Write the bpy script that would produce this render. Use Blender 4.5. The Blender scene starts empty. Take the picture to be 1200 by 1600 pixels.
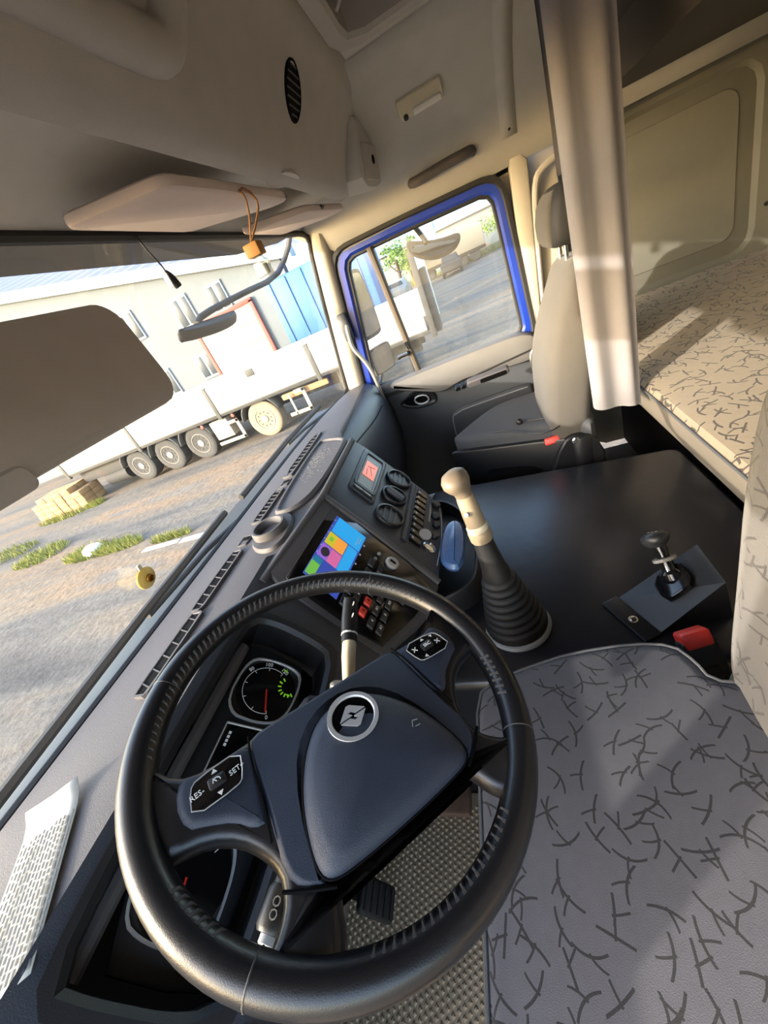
import bpy, bmesh, math, random
from mathutils import Vector, Matrix
random.seed(7)
# Cab axes: x towards the passenger door, y forward through the windscreen, z up (cab floor z=0). Metres.
scene = bpy.context.scene
C = scene.collection

# ------------------------------------------------------------------ camera
cd = bpy.data.cameras.new('camera'); cam = bpy.data.objects.new('camera', cd); C.objects.link(cam)
cd.sensor_fit = 'VERTICAL'; cd.sensor_height = 36.0; cd.lens = 615 / 1600 * 36.0; cd.clip_start = 0.01; cd.clip_end = 500
R_ = ((0.1561548, -0.56950575, 0.80701851), (-0.91310365, 0.22831928, 0.33780472), (-0.37663962, -0.78964138, -0.48436462))
cam.matrix_world = Matrix([(R_[i][0], -R_[i][1], -R_[i][2], (0, 0, 1.15)[i]) for i in range(3)] + [(0, 0, 0, 1)])
scene.camera = cam

# ------------------------------------------------------------------ sky, sun, exposure
SUN_AZ = (-0.66, 0.75); SUN_EL = math.radians(16.0)
w = bpy.data.worlds.new('sky'); scene.world = w; w.use_nodes = True
nt = w.node_tree; bg = nt.nodes['Background']
sky = nt.nodes.new('ShaderNodeTexSky'); sky.sky_type = 'NISHITA'; sky.sun_disc = False
sky.sun_elevation = math.radians(16); sky.sun_rotation = math.atan2(SUN_AZ[0], SUN_AZ[1])
sky.dust_density = 2.5; sky.air_density = 1.0; sky.ozone_density = 1.0
nt.links.new(sky.outputs[0], bg.inputs[0]); bg.inputs[1].default_value = 0.85
sl = bpy.data.lights.new('sun', 'SUN'); so = bpy.data.objects.new('sun', sl); C.objects.link(so)
sl.energy = 5.0; sl.angle = math.radians(0.6); sl.color = (1.0, 0.89, 0.74)
sd = Vector((SUN_AZ[0], SUN_AZ[1], math.tan(SUN_EL) * math.hypot(*SUN_AZ))).normalized()
so.rotation_euler = sd.to_track_quat('Z', 'Y').to_euler(); so.location = (-6, 8, 6)
vs = scene.view_settings
vs.view_transform = 'Standard'; vs.look = 'None'; vs.gamma = 1.0; vs.use_curve_mapping = False
vs.exposure = 0.75

# ------------------------------------------------------------------ materials
def lin(c):
    return tuple(((v / 255) / 12.92 if v / 255 <= .04045 else ((v / 255 + .055) / 1.055) ** 2.4) for v in c)
MATS = {}
def mat(name, rgb, rough=.5, metal=0., var=.08, vs_=18., bump=0., bs=250., coat=0., spec=.5, emit=None, estr=0., sheen=0., warm=None):
    m = bpy.data.materials.new(name); m.use_nodes = True; MATS[name] = m
    n = m.node_tree.nodes; l = m.node_tree.links; b = n['Principled BSDF']
    c = lin(rgb)
    tc = n.new('ShaderNodeTexCoord'); nz = n.new('ShaderNodeTexNoise'); nz.inputs['Scale'].default_value = vs_; nz.inputs['Detail'].default_value = 4
    l.new(tc.outputs['Object'], nz.inputs['Vector'])
    mx = n.new('ShaderNodeMix'); mx.data_type = 'RGBA'
    c2 = lin(warm) if warm else c
    mx.inputs[6].default_value = tuple(v * (1 - var) for v in c) + (1,)
    mx.inputs[7].default_value = tuple(min(1, v * (1 + var)) for v in c2) + (1,)
    l.new(nz.outputs['Fac'], mx.inputs[0]); l.new(mx.outputs[2], b.inputs['Base Color'])
    b.inputs['Roughness'].default_value = rough; b.inputs['Metallic'].default_value = metal
    b.inputs['Specular IOR Level'].default_value = spec
    if coat: b.inputs['Coat Weight'].default_value = coat; b.inputs['Coat Roughness'].default_value = .08
    if sheen: b.inputs['Sheen Weight'].default_value = sheen
    if emit: b.inputs['Emission Color'].default_value = lin(emit) + (1,); b.inputs['Emission Strength'].default_value = estr
    if bump:
        n2 = n.new('ShaderNodeTexNoise'); n2.inputs['Scale'].default_value = bs; n2.inputs['Detail'].default_value = 3
        l.new(tc.outputs['Object'], n2.inputs['Vector'])
        bp = n.new('ShaderNodeBump'); bp.inputs['Strength'].default_value = bump; bp.inputs['Distance'].default_value = .002
        l.new(n2.outputs['Fac'], bp.inputs['Height']); l.new(bp.outputs[0], b.inputs['Normal'])
    return m
def glass(name, tint=(1, 1, 1), dirt=.05, refl=1.0, dirtcol=(.6, .58, .55), ds=3.):
    m = bpy.data.materials.new(name); m.use_nodes = True; MATS[name] = m
    n = m.node_tree.nodes; l = m.node_tree.links; n.remove(n['Principled BSDF'])
    out = n['Material Output']
    t = n.new('ShaderNodeBsdfTransparent'); t.inputs[0].default_value = tint + (1,)
    g = n.new('ShaderNodeBsdfGlossy'); g.inputs['Roughness'].default_value = .02
    d = n.new('ShaderNodeBsdfDiffuse'); d.inputs[0].default_value = dirtcol + (1,)
    fr = n.new('ShaderNodeLayerWeight'); fr.inputs[0].default_value = .5
    pw = n.new('ShaderNodeMath'); pw.operation = 'POWER'; pw.inputs[1].default_value = 5.0; l.new(fr.outputs['Facing'], pw.inputs[0])
    mu = n.new('ShaderNodeMath'); mu.operation = 'MULTIPLY_ADD'; mu.inputs[1].default_value = .9 * refl; mu.inputs[2].default_value = .06 * refl
    a = n.new('ShaderNodeMixShader'); b = n.new('ShaderNodeMixShader')
    tc = n.new('ShaderNodeTexCoord'); nz = n.new('ShaderNodeTexNoise'); nz.inputs['Scale'].default_value = ds; nz.inputs['Detail'].default_value = 8
    l.new(tc.outputs['Object'], nz.inputs['Vector'])
    mr = n.new('ShaderNodeMapRange'); mr.inputs['From Min'].default_value = .35; mr.inputs['From Max'].default_value = .7
    mr.inputs['To Min'].default_value = dirt * .3; mr.inputs['To Max'].default_value = dirt * 1.6
    l.new(nz.outputs['Fac'], mr.inputs[0])
    l.new(mr.outputs[0], a.inputs[0]); l.new(t.outputs[0], a.inputs[1]); l.new(d.outputs[0], a.inputs[2])
    l.new(pw.outputs[0], mu.inputs[0]); l.new(mu.outputs[0], b.inputs[0]); l.new(a.outputs[0], b.inputs[1]); l.new(g.outputs[0], b.inputs[2])
    l.new(b.outputs[0], out.inputs[0])
    return m
def fabric(name, rgb, twig, cell=.05, plane='xy', thick=.05, strength=.9):
    m = mat(name, rgb, rough=.95, var=.12, vs_=60, bump=.35, bs=900, sheen=.15)
    n = m.node_tree.nodes; l = m.node_tree.links; b = n['Principled BSDF']
    def math_(op, a, bb=None, c=None):
        k = n.new('ShaderNodeMath'); k.operation = op
        for i, v in enumerate((a, bb, c)):
            if v is None: continue
            if isinstance(v, (int, float)): k.inputs[i].default_value = v
            else: l.new(v, k.inputs[i])
        return k.outputs[0]
    tc = n.new('ShaderNodeTexCoord'); sx = n.new('ShaderNodeSeparateXYZ'); l.new(tc.outputs['Object'], sx.inputs[0])
    cb = n.new('ShaderNodeCombineXYZ')
    l.new(sx.outputs['xyz'.index(plane[0])], cb.inputs[0]); l.new(sx.outputs['xyz'.index(plane[1])], cb.inputs[1])
    total = None
    for k, off in enumerate(((0, 0, 0), (.37, .61, 0))):
        vm = n.new('ShaderNodeVectorMath'); vm.operation = 'MULTIPLY_ADD'
        vm.inputs[1].default_value = (1 / cell,) * 3; vm.inputs[2].default_value = tuple(o * 7.3 for o in off)
        l.new(cb.outputs[0], vm.inputs[0])
        vo = n.new('ShaderNodeTexVoronoi'); vo.voronoi_dimensions = '2D'; vo.inputs['Scale'].default_value = 1.0; vo.inputs['Randomness'].default_value = .75
        l.new(vm.outputs[0], vo.inputs['Vector'])
        df = n.new('ShaderNodeVectorMath'); df.operation = 'SUBTRACT'; l.new(vm.outputs[0], df.inputs[0]); l.new(vo.outputs['Position'], df.inputs[1])
        sc = n.new('ShaderNodeSeparateColor'); l.new(vo.outputs['Color'], sc.inputs[0])
        ang = math_('MULTIPLY', sc.outputs[0], 6.283)
        for j in range(2):
            rot = n.new('ShaderNodeVectorRotate'); rot.rotation_type = 'Z_AXIS'; l.new(df.outputs[0], rot.inputs['Vector'])
            a2 = ang if j == 0 else math_('MULTIPLY_ADD', sc.outputs[1], 1.2, math_('ADD', ang, .7))
            l.new(a2, rot.inputs['Angle'])
            s2 = n.new('ShaderNodeSeparateXYZ'); l.new(rot.outputs[0], s2.inputs[0])
            p, q = s2.outputs[0], s2.outputs[1]
            bend = math_('MULTIPLY', math_('MULTIPLY', p, p), math_('MULTIPLY_ADD', sc.outputs[2], 1.6, -.8))
            dq = math_('ABSOLUTE', math_('SUBTRACT', q, bend))
            lo = math_('LESS_THAN', dq, thick if j == 0 else thick * .85)
            pp = math_('ABSOLUTE', p) if j == 0 else math_('ABSOLUTE', math_('ADD', p, -.17))
            s = math_('MULTIPLY', lo, math_('LESS_THAN', pp, .46 if j == 0 else .24))
            if k == 1: s = math_('MULTIPLY', s, math_('LESS_THAN', sc.outputs[1], .5))
            total = s if total is None else math_('MAXIMUM', total, s)
    old = [x for x in l if x.to_socket == b.inputs['Base Color']][0].from_socket
    mx = n.new('ShaderNodeMix'); mx.data_type = 'RGBA'
    l.new(math_('MULTIPLY', total, strength), mx.inputs[0]); l.new(old, mx.inputs[6]); mx.inputs[7].default_value = lin(twig) + (1,)
    l.new(mx.outputs[2], b.inputs['Base Color'])
    return m

mat('headliner', (188, 186, 180), .8, bump=.15, bs=500)
mat('headliner_dark', (178, 174, 169), .85, bump=.25, bs=600)
mat('pillar', (184, 178, 166), .6, bump=.1)
mat('door_trim_lit', (106, 104, 102), .6, bump=.2, bs=600)  # door trim, its grey lightened where sunlight falls
mat('door_trim_shade', (74, 77, 82), .6, bump=.2, bs=600)  # same door trim, darker and bluer for the shade lower down
mat('sleeper_wall', (104, 104, 97), .75, bump=.15, bs=400)
mat('visor_beige', (214, 199, 192), .8, bump=.2, bs=500)
mat('visor_dark', (188, 181, 178), .8, bump=.1)
mat('dash', (76, 74, 77), .62, var=.1, bump=.3, bs=700)
mat('dash_dark', (56, 60, 68), .45, bump=.25, bs=700)
mat('black_plastic', (30, 31, 34), .4, bump=.1, bs=600)
mat('gloss_black', (12, 12, 14), .12)
mat('deep_black', (8, 8, 9), .8, spec=.1)
mat('rubber', (24, 24, 25), .6, bump=.2)
mat('leather', (23, 24, 28), .34, var=.12, bump=.12, bs=900, coat=.1)
mat('leather_panel', (42, 51, 68), .42, var=.08, bump=.3, bs=1300)  # black leather, tinted blue for the sky's reflection
mat('stitch', (70, 69, 70), .6)
mat('vinyl', (25, 29, 37), .30, var=.2, vs_=6, bump=.25, bs=30)  # blue tint stands in for sky reflected in the black vinyl
mat('divider_brown', (78, 70, 62), .5)
mat('blue_paint', (22, 52, 152), .28, coat=.5)
mat('chrome', (205, 205, 205), .18, 1.)
mat('silver', (190, 193, 198), .32, .35)
mat('grey_steel', (140, 138, 132), .45, .5)
mat('white_print', (225, 228, 230), .5, var=0)
mat('light_grey_print', (150, 155, 160), .5, var=0)
mat('red_plastic', (225, 60, 50), .4)
mat('curtain', (136, 133, 138), .95, bump=.3, bs=900, sheen=.2)
mat('curtain_shade', (72, 68, 70), .95, bump=.3, bs=900)  # same cloth as the curtain, darkened for a shaded fold
mat('handle_grey', (88, 84, 82), .7, bump=.15)
mat('shade_slab', (74, 70, 66), .95, bump=.3, bs=700)  # colour of the slab added to darken the sleeper
mat('seat_plain', (84, 80, 75), .95, bump=.4, bs=900, sheen=.15)
mat('seat_dark', (78, 80, 84), .95, bump=.4, bs=900)
mat('headrest_side', (46, 47, 50), .7, bump=.3, bs=600)
fabric('seat_fabric', (74, 75, 83), (20, 21, 25), cell=.038, thick=.034)
fabric('seat_fabric_back', (76, 75, 76), (32, 32, 35), cell=.037, thick=.042, plane='xz')
fabric('bunk_fabric', (142, 128, 108), (48, 42, 40), cell=.044, thick=.045)
mat('bunk_side', (132, 122, 108), .95, bump=.4, bs=900)
mat('carpet', (72, 64, 54), .95, var=.3, vs_=40, bump=.4)
mat('rubber_mat', (158, 138, 112), .75, var=.25, vs_=12, bump=.2)
mat('rust', (92, 66, 50), .85, var=.5, vs_=40, bump=.4)
mat('tan_leather', (150, 134, 110), .6, var=.2, vs_=25)
mat('bronze_grip', (120, 108, 94), .4, var=.25, vs_=25)
mat('cream_plastic', (206, 196, 170), .45)
mat('paper', (206, 206, 198), .7, var=.02)
mat('ink', (70, 75, 80), .8, var=0)
mat('clear_yellow', (206, 178, 96), .2, coat=.4)
mat('brass', (150, 110, 40), .3, .8)
mat('wood_cap', (176, 128, 72), .6, var=.2, vs_=60)
mat('cord_tan', (150, 108, 68), .8)
mat('lamp_lens', (226, 224, 214), .35)
mat('blue_bag', (74, 108, 160), .25, coat=.3, var=.3, vs_=30)
# exterior
mat('trailer_white', (200, 195, 182), .6, var=.06, vs_=2)
mat('chassis', (52, 53, 54), .8, var=.2, vs_=6)
mat('tyre', (66, 66, 66), .9, var=.25, vs_=8)
mat('tyre_pale', (140, 126, 106), .9, var=.15, vs_=8)
mat('wheel_rim', (140, 132, 122), .6, .2, var=.25, vs_=20)
mat('post_grey', (72, 73, 70), .7)
mat('guard_white', (168, 160, 144), .7)
mat('facade', (100, 108, 114), .9, var=.12, vs_=.8)
mat('fascia', (140, 166, 180), .7)
mat('lilac_roof', (140, 138, 162), .5, var=.04)
mat('window_white', (170, 178, 184), .6)
mat('pane', (52, 62, 70), .45, spec=.3)
mat('gate_cream', (150, 142, 128), .8, var=.05, vs_=1)
mat('gate_red', (166, 70, 62), .7)
mat('blue_tarp', (36, 92, 150), .6, var=.15, vs_=2)
mat('concrete', (176, 170, 158), .9, var=.15, vs_=5)
mat('brick_cream', (168, 132, 92), .9, var=.15, vs_=6)
mat('leaf', (120, 150, 72), .8, var=.3, vs_=2)
mat('bark', (96, 82, 68), .9, var=.2)
mat('grass', (96, 118, 40), .8, var=.35, vs_=2, warm=(140, 136, 62))
mat('car_grey', (150, 150, 144), .4, .2, coat=.3)
mat('tarp_beige', (150, 142, 126), .8, var=.05)
mat('bag_white', (240, 240, 238), .6)
mat('mirror_face', (150, 150, 150), .05, 1., var=.0)
mat('mirror_back', (66, 64, 62), .6)
glass('windscreen_glass', (.93, .95, .96), dirt=.09, refl=1.0, ds=2.2)
glass('door_glass', (.95, .97, .97), dirt=.04, refl=.6)
glass('bottle_glass', (.85, .87, .86), dirt=.22, refl=1.6, dirtcol=(.8, .8, .78))
glass('hatch_glass', (.05, .05, .05), dirt=.05, refl=.5)
def screen_mat(name, rgb, e=1.):
    return mat(name, rgb, .3, var=0, emit=rgb, estr=e)
for nm, c, e in (('px_blue', (40, 150, 214), .55), ('px_navy', (58, 78, 170), .4), ('px_yellow', (190, 178, 44), .5), ('px_orange', (222, 146, 60), .55),
                 ('px_purple', (140, 96, 196), .5), ('px_pink', (198, 98, 150), .5), ('px_green', (106, 172, 70), .5), ('px_teal', (40, 120, 150), .4),
                 ('px_red', (228, 104, 70), .7), ('px_dial', (70, 62, 78), .1), ('led_green', (120, 190, 40), .35), ('led_white', (190, 195, 200), .12), ('needle', (170, 40, 30), .12)):
    screen_mat(nm, c, e)

def ground_mat():
    m = mat('ground', (150, 138, 122), .95, bump=0)
    n = m.node_tree.nodes; l = m.node_tree.links; b = n['Principled BSDF']
    tc = n.new('ShaderNodeTexCoord'); mp = n.new('ShaderNodeMapping'); mp.inputs['Scale'].default_value = (.85, .12, 1)
    l.new(tc.outputs['Object'], mp.inputs[0])
    n1 = n.new('ShaderNodeTexNoise'); n1.inputs['Scale'].default_value = 1.0; n1.inputs['Detail'].default_value = 6; n1.inputs['Distortion'].default_value = .5
    l.new(mp.outputs[0], n1.inputs['Vector'])
    cr = n.new('ShaderNodeValToRGB'); e = cr.color_ramp.elements
    e[0].position = .3; e[0].color = lin((92, 90, 88)) + (1,); e[1].position = .72; e[1].color = lin((164, 154, 138)) + (1,)
    for p, c in ((.42, (132, 126, 118)), (.5, (148, 134, 116)), (.57, (164, 138, 110)), (.63, (140, 132, 122))):
        x = e.new(p); x.color = lin(c) + (1,)
    l.new(n1.outputs['Fac'], cr.inputs[0])
    n2 = n.new('ShaderNodeTexNoise'); n2.inputs['Scale'].default_value = 9; n2.inputs['Detail'].default_value = 10; n2.inputs['Roughness'].default_value = .7
    l.new(tc.outputs['Object'], n2.inputs['Vector'])
    mr = n.new('ShaderNodeMapRange'); mr.inputs['From Min'].default_value = .3; mr.inputs['From Max'].default_value = .7; mr.inputs['To Min'].default_value = .30; mr.inputs['To Max'].default_value = .72
    l.new(n2.outputs['Fac'], mr.inputs[0])
    mx = n.new('ShaderNodeVectorMath'); mx.operation = 'SCALE'; l.new(cr.outputs[0], mx.inputs[0]); l.new(mr.outputs[0], mx.inputs['Scale'])
    l.new(mx.outputs[0], b.inputs['Base Color'])
    bp = n.new('ShaderNodeBump'); bp.inputs['Strength'].default_value = .6; bp.inputs['Distance'].default_value = .05
    l.new(n2.outputs['Fac'], bp.inputs['Height']); l.new(bp.outputs[0], b.inputs['Normal'])
ground_mat()

# ------------------------------------------------------------------ mesh helpers
WLOC = {}
def put(name, verts, faces, m, parent=None, smooth=True, auto=35):
    me = bpy.data.meshes.new(name)
    vs_ = [Vector(v) for v in verts]
    lo = [min(v[i] for v in vs_) for i in range(3)]; hi = [max(v[i] for v in vs_) for i in range(3)]
    c = Vector(((lo[0] + hi[0]) / 2, (lo[1] + hi[1]) / 2, lo[2]))
    me.from_pydata([v - c for v in vs_], [], faces); me.validate(); me.update()
    bm = bmesh.new(); bm.from_mesh(me); bmesh.ops.remove_doubles(bm, verts=bm.verts, dist=1e-6)
    bmesh.ops.recalc_face_normals(bm, faces=bm.faces)
    a = math.radians(auto)
    for f in bm.faces: f.smooth = smooth
    if smooth:
        for e in bm.edges:
            if len(e.link_faces) == 2 and e.calc_face_angle(0) > a: e.smooth = False
    bm.to_mesh(me); bm.free()
    me.materials.append(MATS[m] if isinstance(m, str) else m)
    o = bpy.data.objects.new(name, me); C.objects.link(o)
    WLOC[o.name] = c
    if parent:
        o.parent = parent; o.location = c - WLOC[parent.name]
    else: o.location = c
    return o
def thing(name, label, cat, loc, group=None):
    o = bpy.data.objects.new(name, None); C.objects.link(o); o.location = loc; WLOC[o.name] = Vector(loc)
    o.empty_display_size = .05; o['label'] = label; o['category'] = cat
    if group: o['group'] = group
    return o
def tag(o, label, cat, group=None):
    o['label'] = label; o['category'] = cat
    if group: o['group'] = group
    return o
def struct(o, label=None):
    o['kind'] = 'structure'
    if label: o['label'] = label
    return o
def sroot(name, loc, label=None):
    o = bpy.data.objects.new(name, None); C.objects.link(o); o.location = loc; WLOC[o.name] = Vector(loc); o['kind'] = 'structure'
    if label: o['label'] = label
    return o
def stuff(o): o['kind'] = 'stuff'; return o
def dup(o, off, parent=None):
    c = o.copy(); C.objects.link(c); off = Vector(off)
    c.location = o.location + off; WLOC[c.name] = WLOC[o.name] + off
    if parent:
        c.parent = parent; c.location = WLOC[c.name] - WLOC[parent.name]
    for ch in list(o.children):
        k = ch.copy(); C.objects.link(k); k.parent = c; WLOC[k.name] = WLOC[ch.name] + off
    return c
def chaikin(p, n=1, closed=True):
    p = [Vector(q) for q in p]
    for _ in range(n):
        q = []; L = len(p)
        for i in range(L if closed else L - 1):
            a, b = p[i], p[(i + 1) % L]; q += [a * .75 + b * .25, a * .25 + b * .75]
        if not closed: q = [p[0]] + q + [p[-1]]
        p = q
    return p
def fillet(p, r, n=6):
    p = [Vector(q) for q in p]; L = len(p); out = []
    for i in range(L):
        a, b, c = p[i - 1], p[i], p[(i + 1) % L]
        d1 = min(r, (a - b).length * .48); d2 = min(r, (c - b).length * .48)
        s0 = b + (a - b).normalized() * d1; s1 = b + (c - b).normalized() * d2
        for k in range(n + 1):
            t = k / n; out.append(s0 * (1 - t) ** 2 + b * 2 * t * (1 - t) + s1 * t * t)
    return out
def area(p): return .5 * sum(p[i][0] * p[(i + 1) % len(p)][1] - p[(i + 1) % len(p)][0] * p[i][1] for i in range(len(p)))
def offset(p, d):
    n = len(p); out = []; s = 1 if area(p) > 0 else -1
    for i in range(n):
        a, b, c = Vector(p[i - 1]), Vector(p[i]), Vector(p[(i + 1) % n])
        e1 = (b - a); e2 = (c - b)
        n1 = Vector((-e1.y, e1.x)) * s; n2 = Vector((-e2.y, e2.x)) * s
        n1 = n1.normalized() if n1.length > 1e-9 else Vector((0, 0)); n2 = n2.normalized() if n2.length > 1e-9 else n1
        k = n1 + n2; k = k.normalized() if k.length > 1e-6 else n1
        out.append(b + k * d / max(.5, k.dot(n1)))
    return out
def basis(O, U, Vv):
    O = Vector(O); U = Vector(U).normalized(); Vv = Vector(Vv); Vv = (Vv - U * Vv.dot(U)).normalized(); W = U.cross(Vv)
    return (O, U, Vv, W)
XY = basis((0, 0, 0), (1, 0, 0), (0, 1, 0))
def at(B, u, v, w_=0): return B[0] + B[1] * u + B[2] * v + B[3] * w_
def rings(name, loops, m, parent=None, cap0=True, cap1=True, smooth=True, auto=35):
    n = len(loops[0]); V_ = [v for L in loops for v in L]; F = []
    for k in range(len(loops) - 1):
        for i in range(n):
            j = (i + 1) % n; F.append((k * n + i, k * n + j, (k + 1) * n + j, (k + 1) * n + i))
    if cap0: F.append(tuple(range(n))[::-1])
    if cap1: F.append(tuple(range((len(loops) - 1) * n, len(loops) * n)))
    return put(name, V_, F, m, parent, smooth, auto)
def pillow(name, outline, B, prof, m, parent=None, smooth=True, auto=35, tilt=None):
    p = [Vector((q[0], q[1])) for q in outline]
    loops = []
    for ins, h in prof:
        r = offset(p, ins) if abs(ins) > 1e-9 else p
        loops.append([at(B, q.x, q.y, h + (tilt(q.x, q.y) if tilt else 0)) for q in r])
    return rings(name, loops, m, parent, smooth=smooth, auto=auto)
def rrect(x0, x1, y0, y1, r=.01, n=4):
    r = min(r, (x1 - x0) / 2 - 1e-4, (y1 - y0) / 2 - 1e-4); p = []
    for cx, cy, a in ((x1 - r, y1 - r, 0), (x0 + r, y1 - r, 90), (x0 + r, y0 + r, 180), (x1 - r, y0 + r, 270)):
        for i in range(n + 1):
            t = math.radians(a + 90 * i / n); p.append((cx + r * math.cos(t), cy + r * math.sin(t)))
    return p
def ell(cx, cy, rx, ry, n=28): return [(cx + rx * math.cos(6.28319 * i / n), cy + ry * math.sin(6.28319 * i / n)) for i in range(n)]
def plate(name, outline, B, h0, h1, bev, m, parent=None, **k):
    prof = [(bev * .6, h0), (0, h0 + min(bev, (h1 - h0) / 3)), (0, h1 - bev), (bev * .35, h1 - bev * .3), (bev, h1)]
    return pillow(name, outline, B, prof, m, parent, **k)
def box(name, lo, hi, m, parent=None, bev=.004, r=None):
    lo = Vector(lo); hi = Vector(hi)
    b = min(bev, min(hi - lo) * .3)
    B = basis((0, 0, 0), (1, 0, 0), (0, 1, 0))
    return plate(name, rrect(lo.x, hi.x, lo.y, hi.y, r or b, 2), B, lo.z, hi.z, b, m, parent)
def frame_of(d):
    d = Vector(d).normalized(); a = Vector((0, 0, 1)) if abs(d.z) < .9 else Vector((1, 0, 0))
    u = d.cross(a).normalized(); return u, d.cross(u)
def tube(name, pts, r, m, parent=None, n=8, closed=False, smoothit=0, rr=None):
    p = [Vector(q) for q in pts]
    if smoothit: p = chaikin(p, smoothit, closed)
    L = len(p); V_ = []; u = None
    for i in range(L):
        d = (p[(i + 1) % L] - p[i - 1]) if closed else (p[min(i + 1, L - 1)] - p[max(i - 1, 0)])
        d = d.normalized()
        if u is None: u, v = frame_of(d)
        else:
            u = (u - d * u.dot(d)); u = u.normalized() if u.length > 1e-6 else frame_of(d)[0]; v = d.cross(u)
        ra = rr[i] if rr else r
        V_ += [p[i] + (u * math.cos(6.28319 * k / n) + v * math.sin(6.28319 * k / n)) * ra for k in range(n)]
    F = []
    for i in range(L if closed else L - 1):
        j = (i + 1) % L
        for k in range(n): F.append((i * n + k, i * n + (k + 1) % n, j * n + (k + 1) % n, j * n + k))
    if not closed: F += [tuple(range(n))[::-1], tuple(range((L - 1) * n, L * n))]
    return put(name, V_, F, m, parent)
def lathe(name, prof, O, axis, m, parent=None, n=24, auto=35):
    u, v = frame_of(axis); d = Vector(axis).normalized(); O = Vector(O)
    loops = [[O + d * h + (u * math.cos(6.28319 * i / n) + v * math.sin(6.28319 * i / n)) * max(r, 1e-4) for i in range(n)] for r, h in prof]
    return rings(name, loops, m, parent, auto=auto)
def loft(name, secs, m, parent=None, th=0, auto=35, close_u=False):
    n = len(secs[0]); V_ = [Vector(v) for s in secs for v in s]; F = []
    for k in range(len(secs) - 1):
        for i in range(n if close_u else n - 1):
            j = (i + 1) % n; F.append((k * n + i, k * n + j, (k + 1) * n + j, (k + 1) * n + i))
    o = put(name, V_, F, m, parent, auto=auto)
    if th:
        md = o.modifiers.new('thickness', 'SOLIDIFY'); md.thickness = th; md.offset = 0
    return o
def holed(name, outer, inner, B, h0, h1, m, parent=None, bev=.004, depth=0):
    """plate with an opening: outer and inner outlines have the same number of points"""
    O = [Vector(q) for q in outer]; I = [Vector(q) for q in inner]; n = len(O)
    Ib = offset(I, -bev)
    L = [[at(B, q.x, q.y, h0) for q in O], [at(B, q.x, q.y, h1) for q in O], [at(B, q.x, q.y, h1) for q in Ib], [at(B, q.x, q.y, h1 - bev) for q in I], [at(B, q.x, q.y, h0 - depth) for q in I]]
    V_ = [v for l_ in L for v in l_]; F = []
    for k in range(4):
        for i in range(n): F.append((k * n + i, k * n + (i + 1) % n, (k + 1) * n + (i + 1) % n, (k + 1) * n + i))
    if not depth:
        for i in range(n): F.append((4 * n + i, 4 * n + (i + 1) % n, (i + 1) % n, i))
    return put(name, V_, F, m, parent)
def resample(poly, n, start=None):
    p = [Vector(q) for q in poly]; d = [0]
    for i in range(len(p)): d.append(d[-1] + (p[(i + 1) % len(p)] - p[i]).length)
    out = []; j = 0
    for k in range(n):
        t = d[-1] * k / n
        while d[j + 1] < t: j += 1
        f = (t - d[j]) / max(1e-9, d[j + 1] - d[j]); out.append(p[j].lerp(p[(j + 1) % len(p)], f))
    return out
def polar(poly, c, n, a0=0):
    """sample a star-shaped outline at n equal angles round c, so two outlines can be bridged"""
    p = [Vector(q) - Vector(c) for q in poly]; out = []
    for k in range(n):
        t = a0 + 6.28319 * k / n; d = Vector((math.cos(t), math.sin(t))); best = None
        for i in range(len(p)):
            a, b = p[i], p[(i + 1) % len(p)]; e = b - a; den = d.x * e.y - d.y * e.x
            if abs(den) < 1e-12: continue
            s = (a.x * e.y - a.y * e.x) / den; q = (a.x * d.y - a.y * d.x) / den
            if s > 0 and -1e-6 <= q <= 1 + 1e-6 and (best is None or s > best): best = s
        out.append(Vector(c) + d * (best or .01))
    return out
def text(name, body, B, u, v, size, m, parent=None, rot=0, h=.0006, th=.0004, align='CENTER'):
    cu = bpy.data.curves.new(name, 'FONT'); cu.body = body; cu.size = size; cu.align_x = align; cu.align_y = 'CENTER'; cu.extrude = th; cu.resolution_u = 2
    o = bpy.data.objects.new(name, cu); C.objects.link(o)
    dg = bpy.context.evaluated_depsgraph_get(); me = bpy.data.meshes.new_from_object(o.evaluated_get(dg))
    bpy.data.objects.remove(o); bpy.data.curves.remove(cu)
    ca, sa = math.cos(rot), math.sin(rot)
    V_ = [at(B, u + q.co.x * ca - q.co.y * sa, v + q.co.x * sa + q.co.y * ca, h + q.co.z) for q in me.vertices]
    F = [tuple(f.vertices) for f in me.polygons]; bpy.data.meshes.remove(me)
    return put(name, V_, F, m, parent, smooth=False) if V_ else None
def quads(name, Q, B, h, m, parent=None, th=.0005):
    V_ = []; F = []
    for q in Q:
        i = len(V_); k = len(q); V_ += [at(B, *p, h) for p in q] + [at(B, *p, h - th) for p in q]; F.append(tuple(range(i, i + k)))
        F.append(tuple(range(i + k, i + 2 * k))[::-1])
        for e in range(k): F.append((i + e, i + k + e, i + k + (e + 1) % k, i + (e + 1) % k))
    return put(name, V_, F, m, parent, smooth=False)
def seg(p0, p1, wd):
    p0 = Vector(p0); p1 = Vector(p1); d = (p1 - p0).normalized(); n = Vector((-d.y, d.x)) * wd / 2
    return [p0 - n, p1 - n, p1 + n, p0 + n]

# ================================================================== CAB SHELL
fl = struct(box('floor', (-.42, -1.15, -.03), (2.0, .80, 0), 'carpet'))

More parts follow.
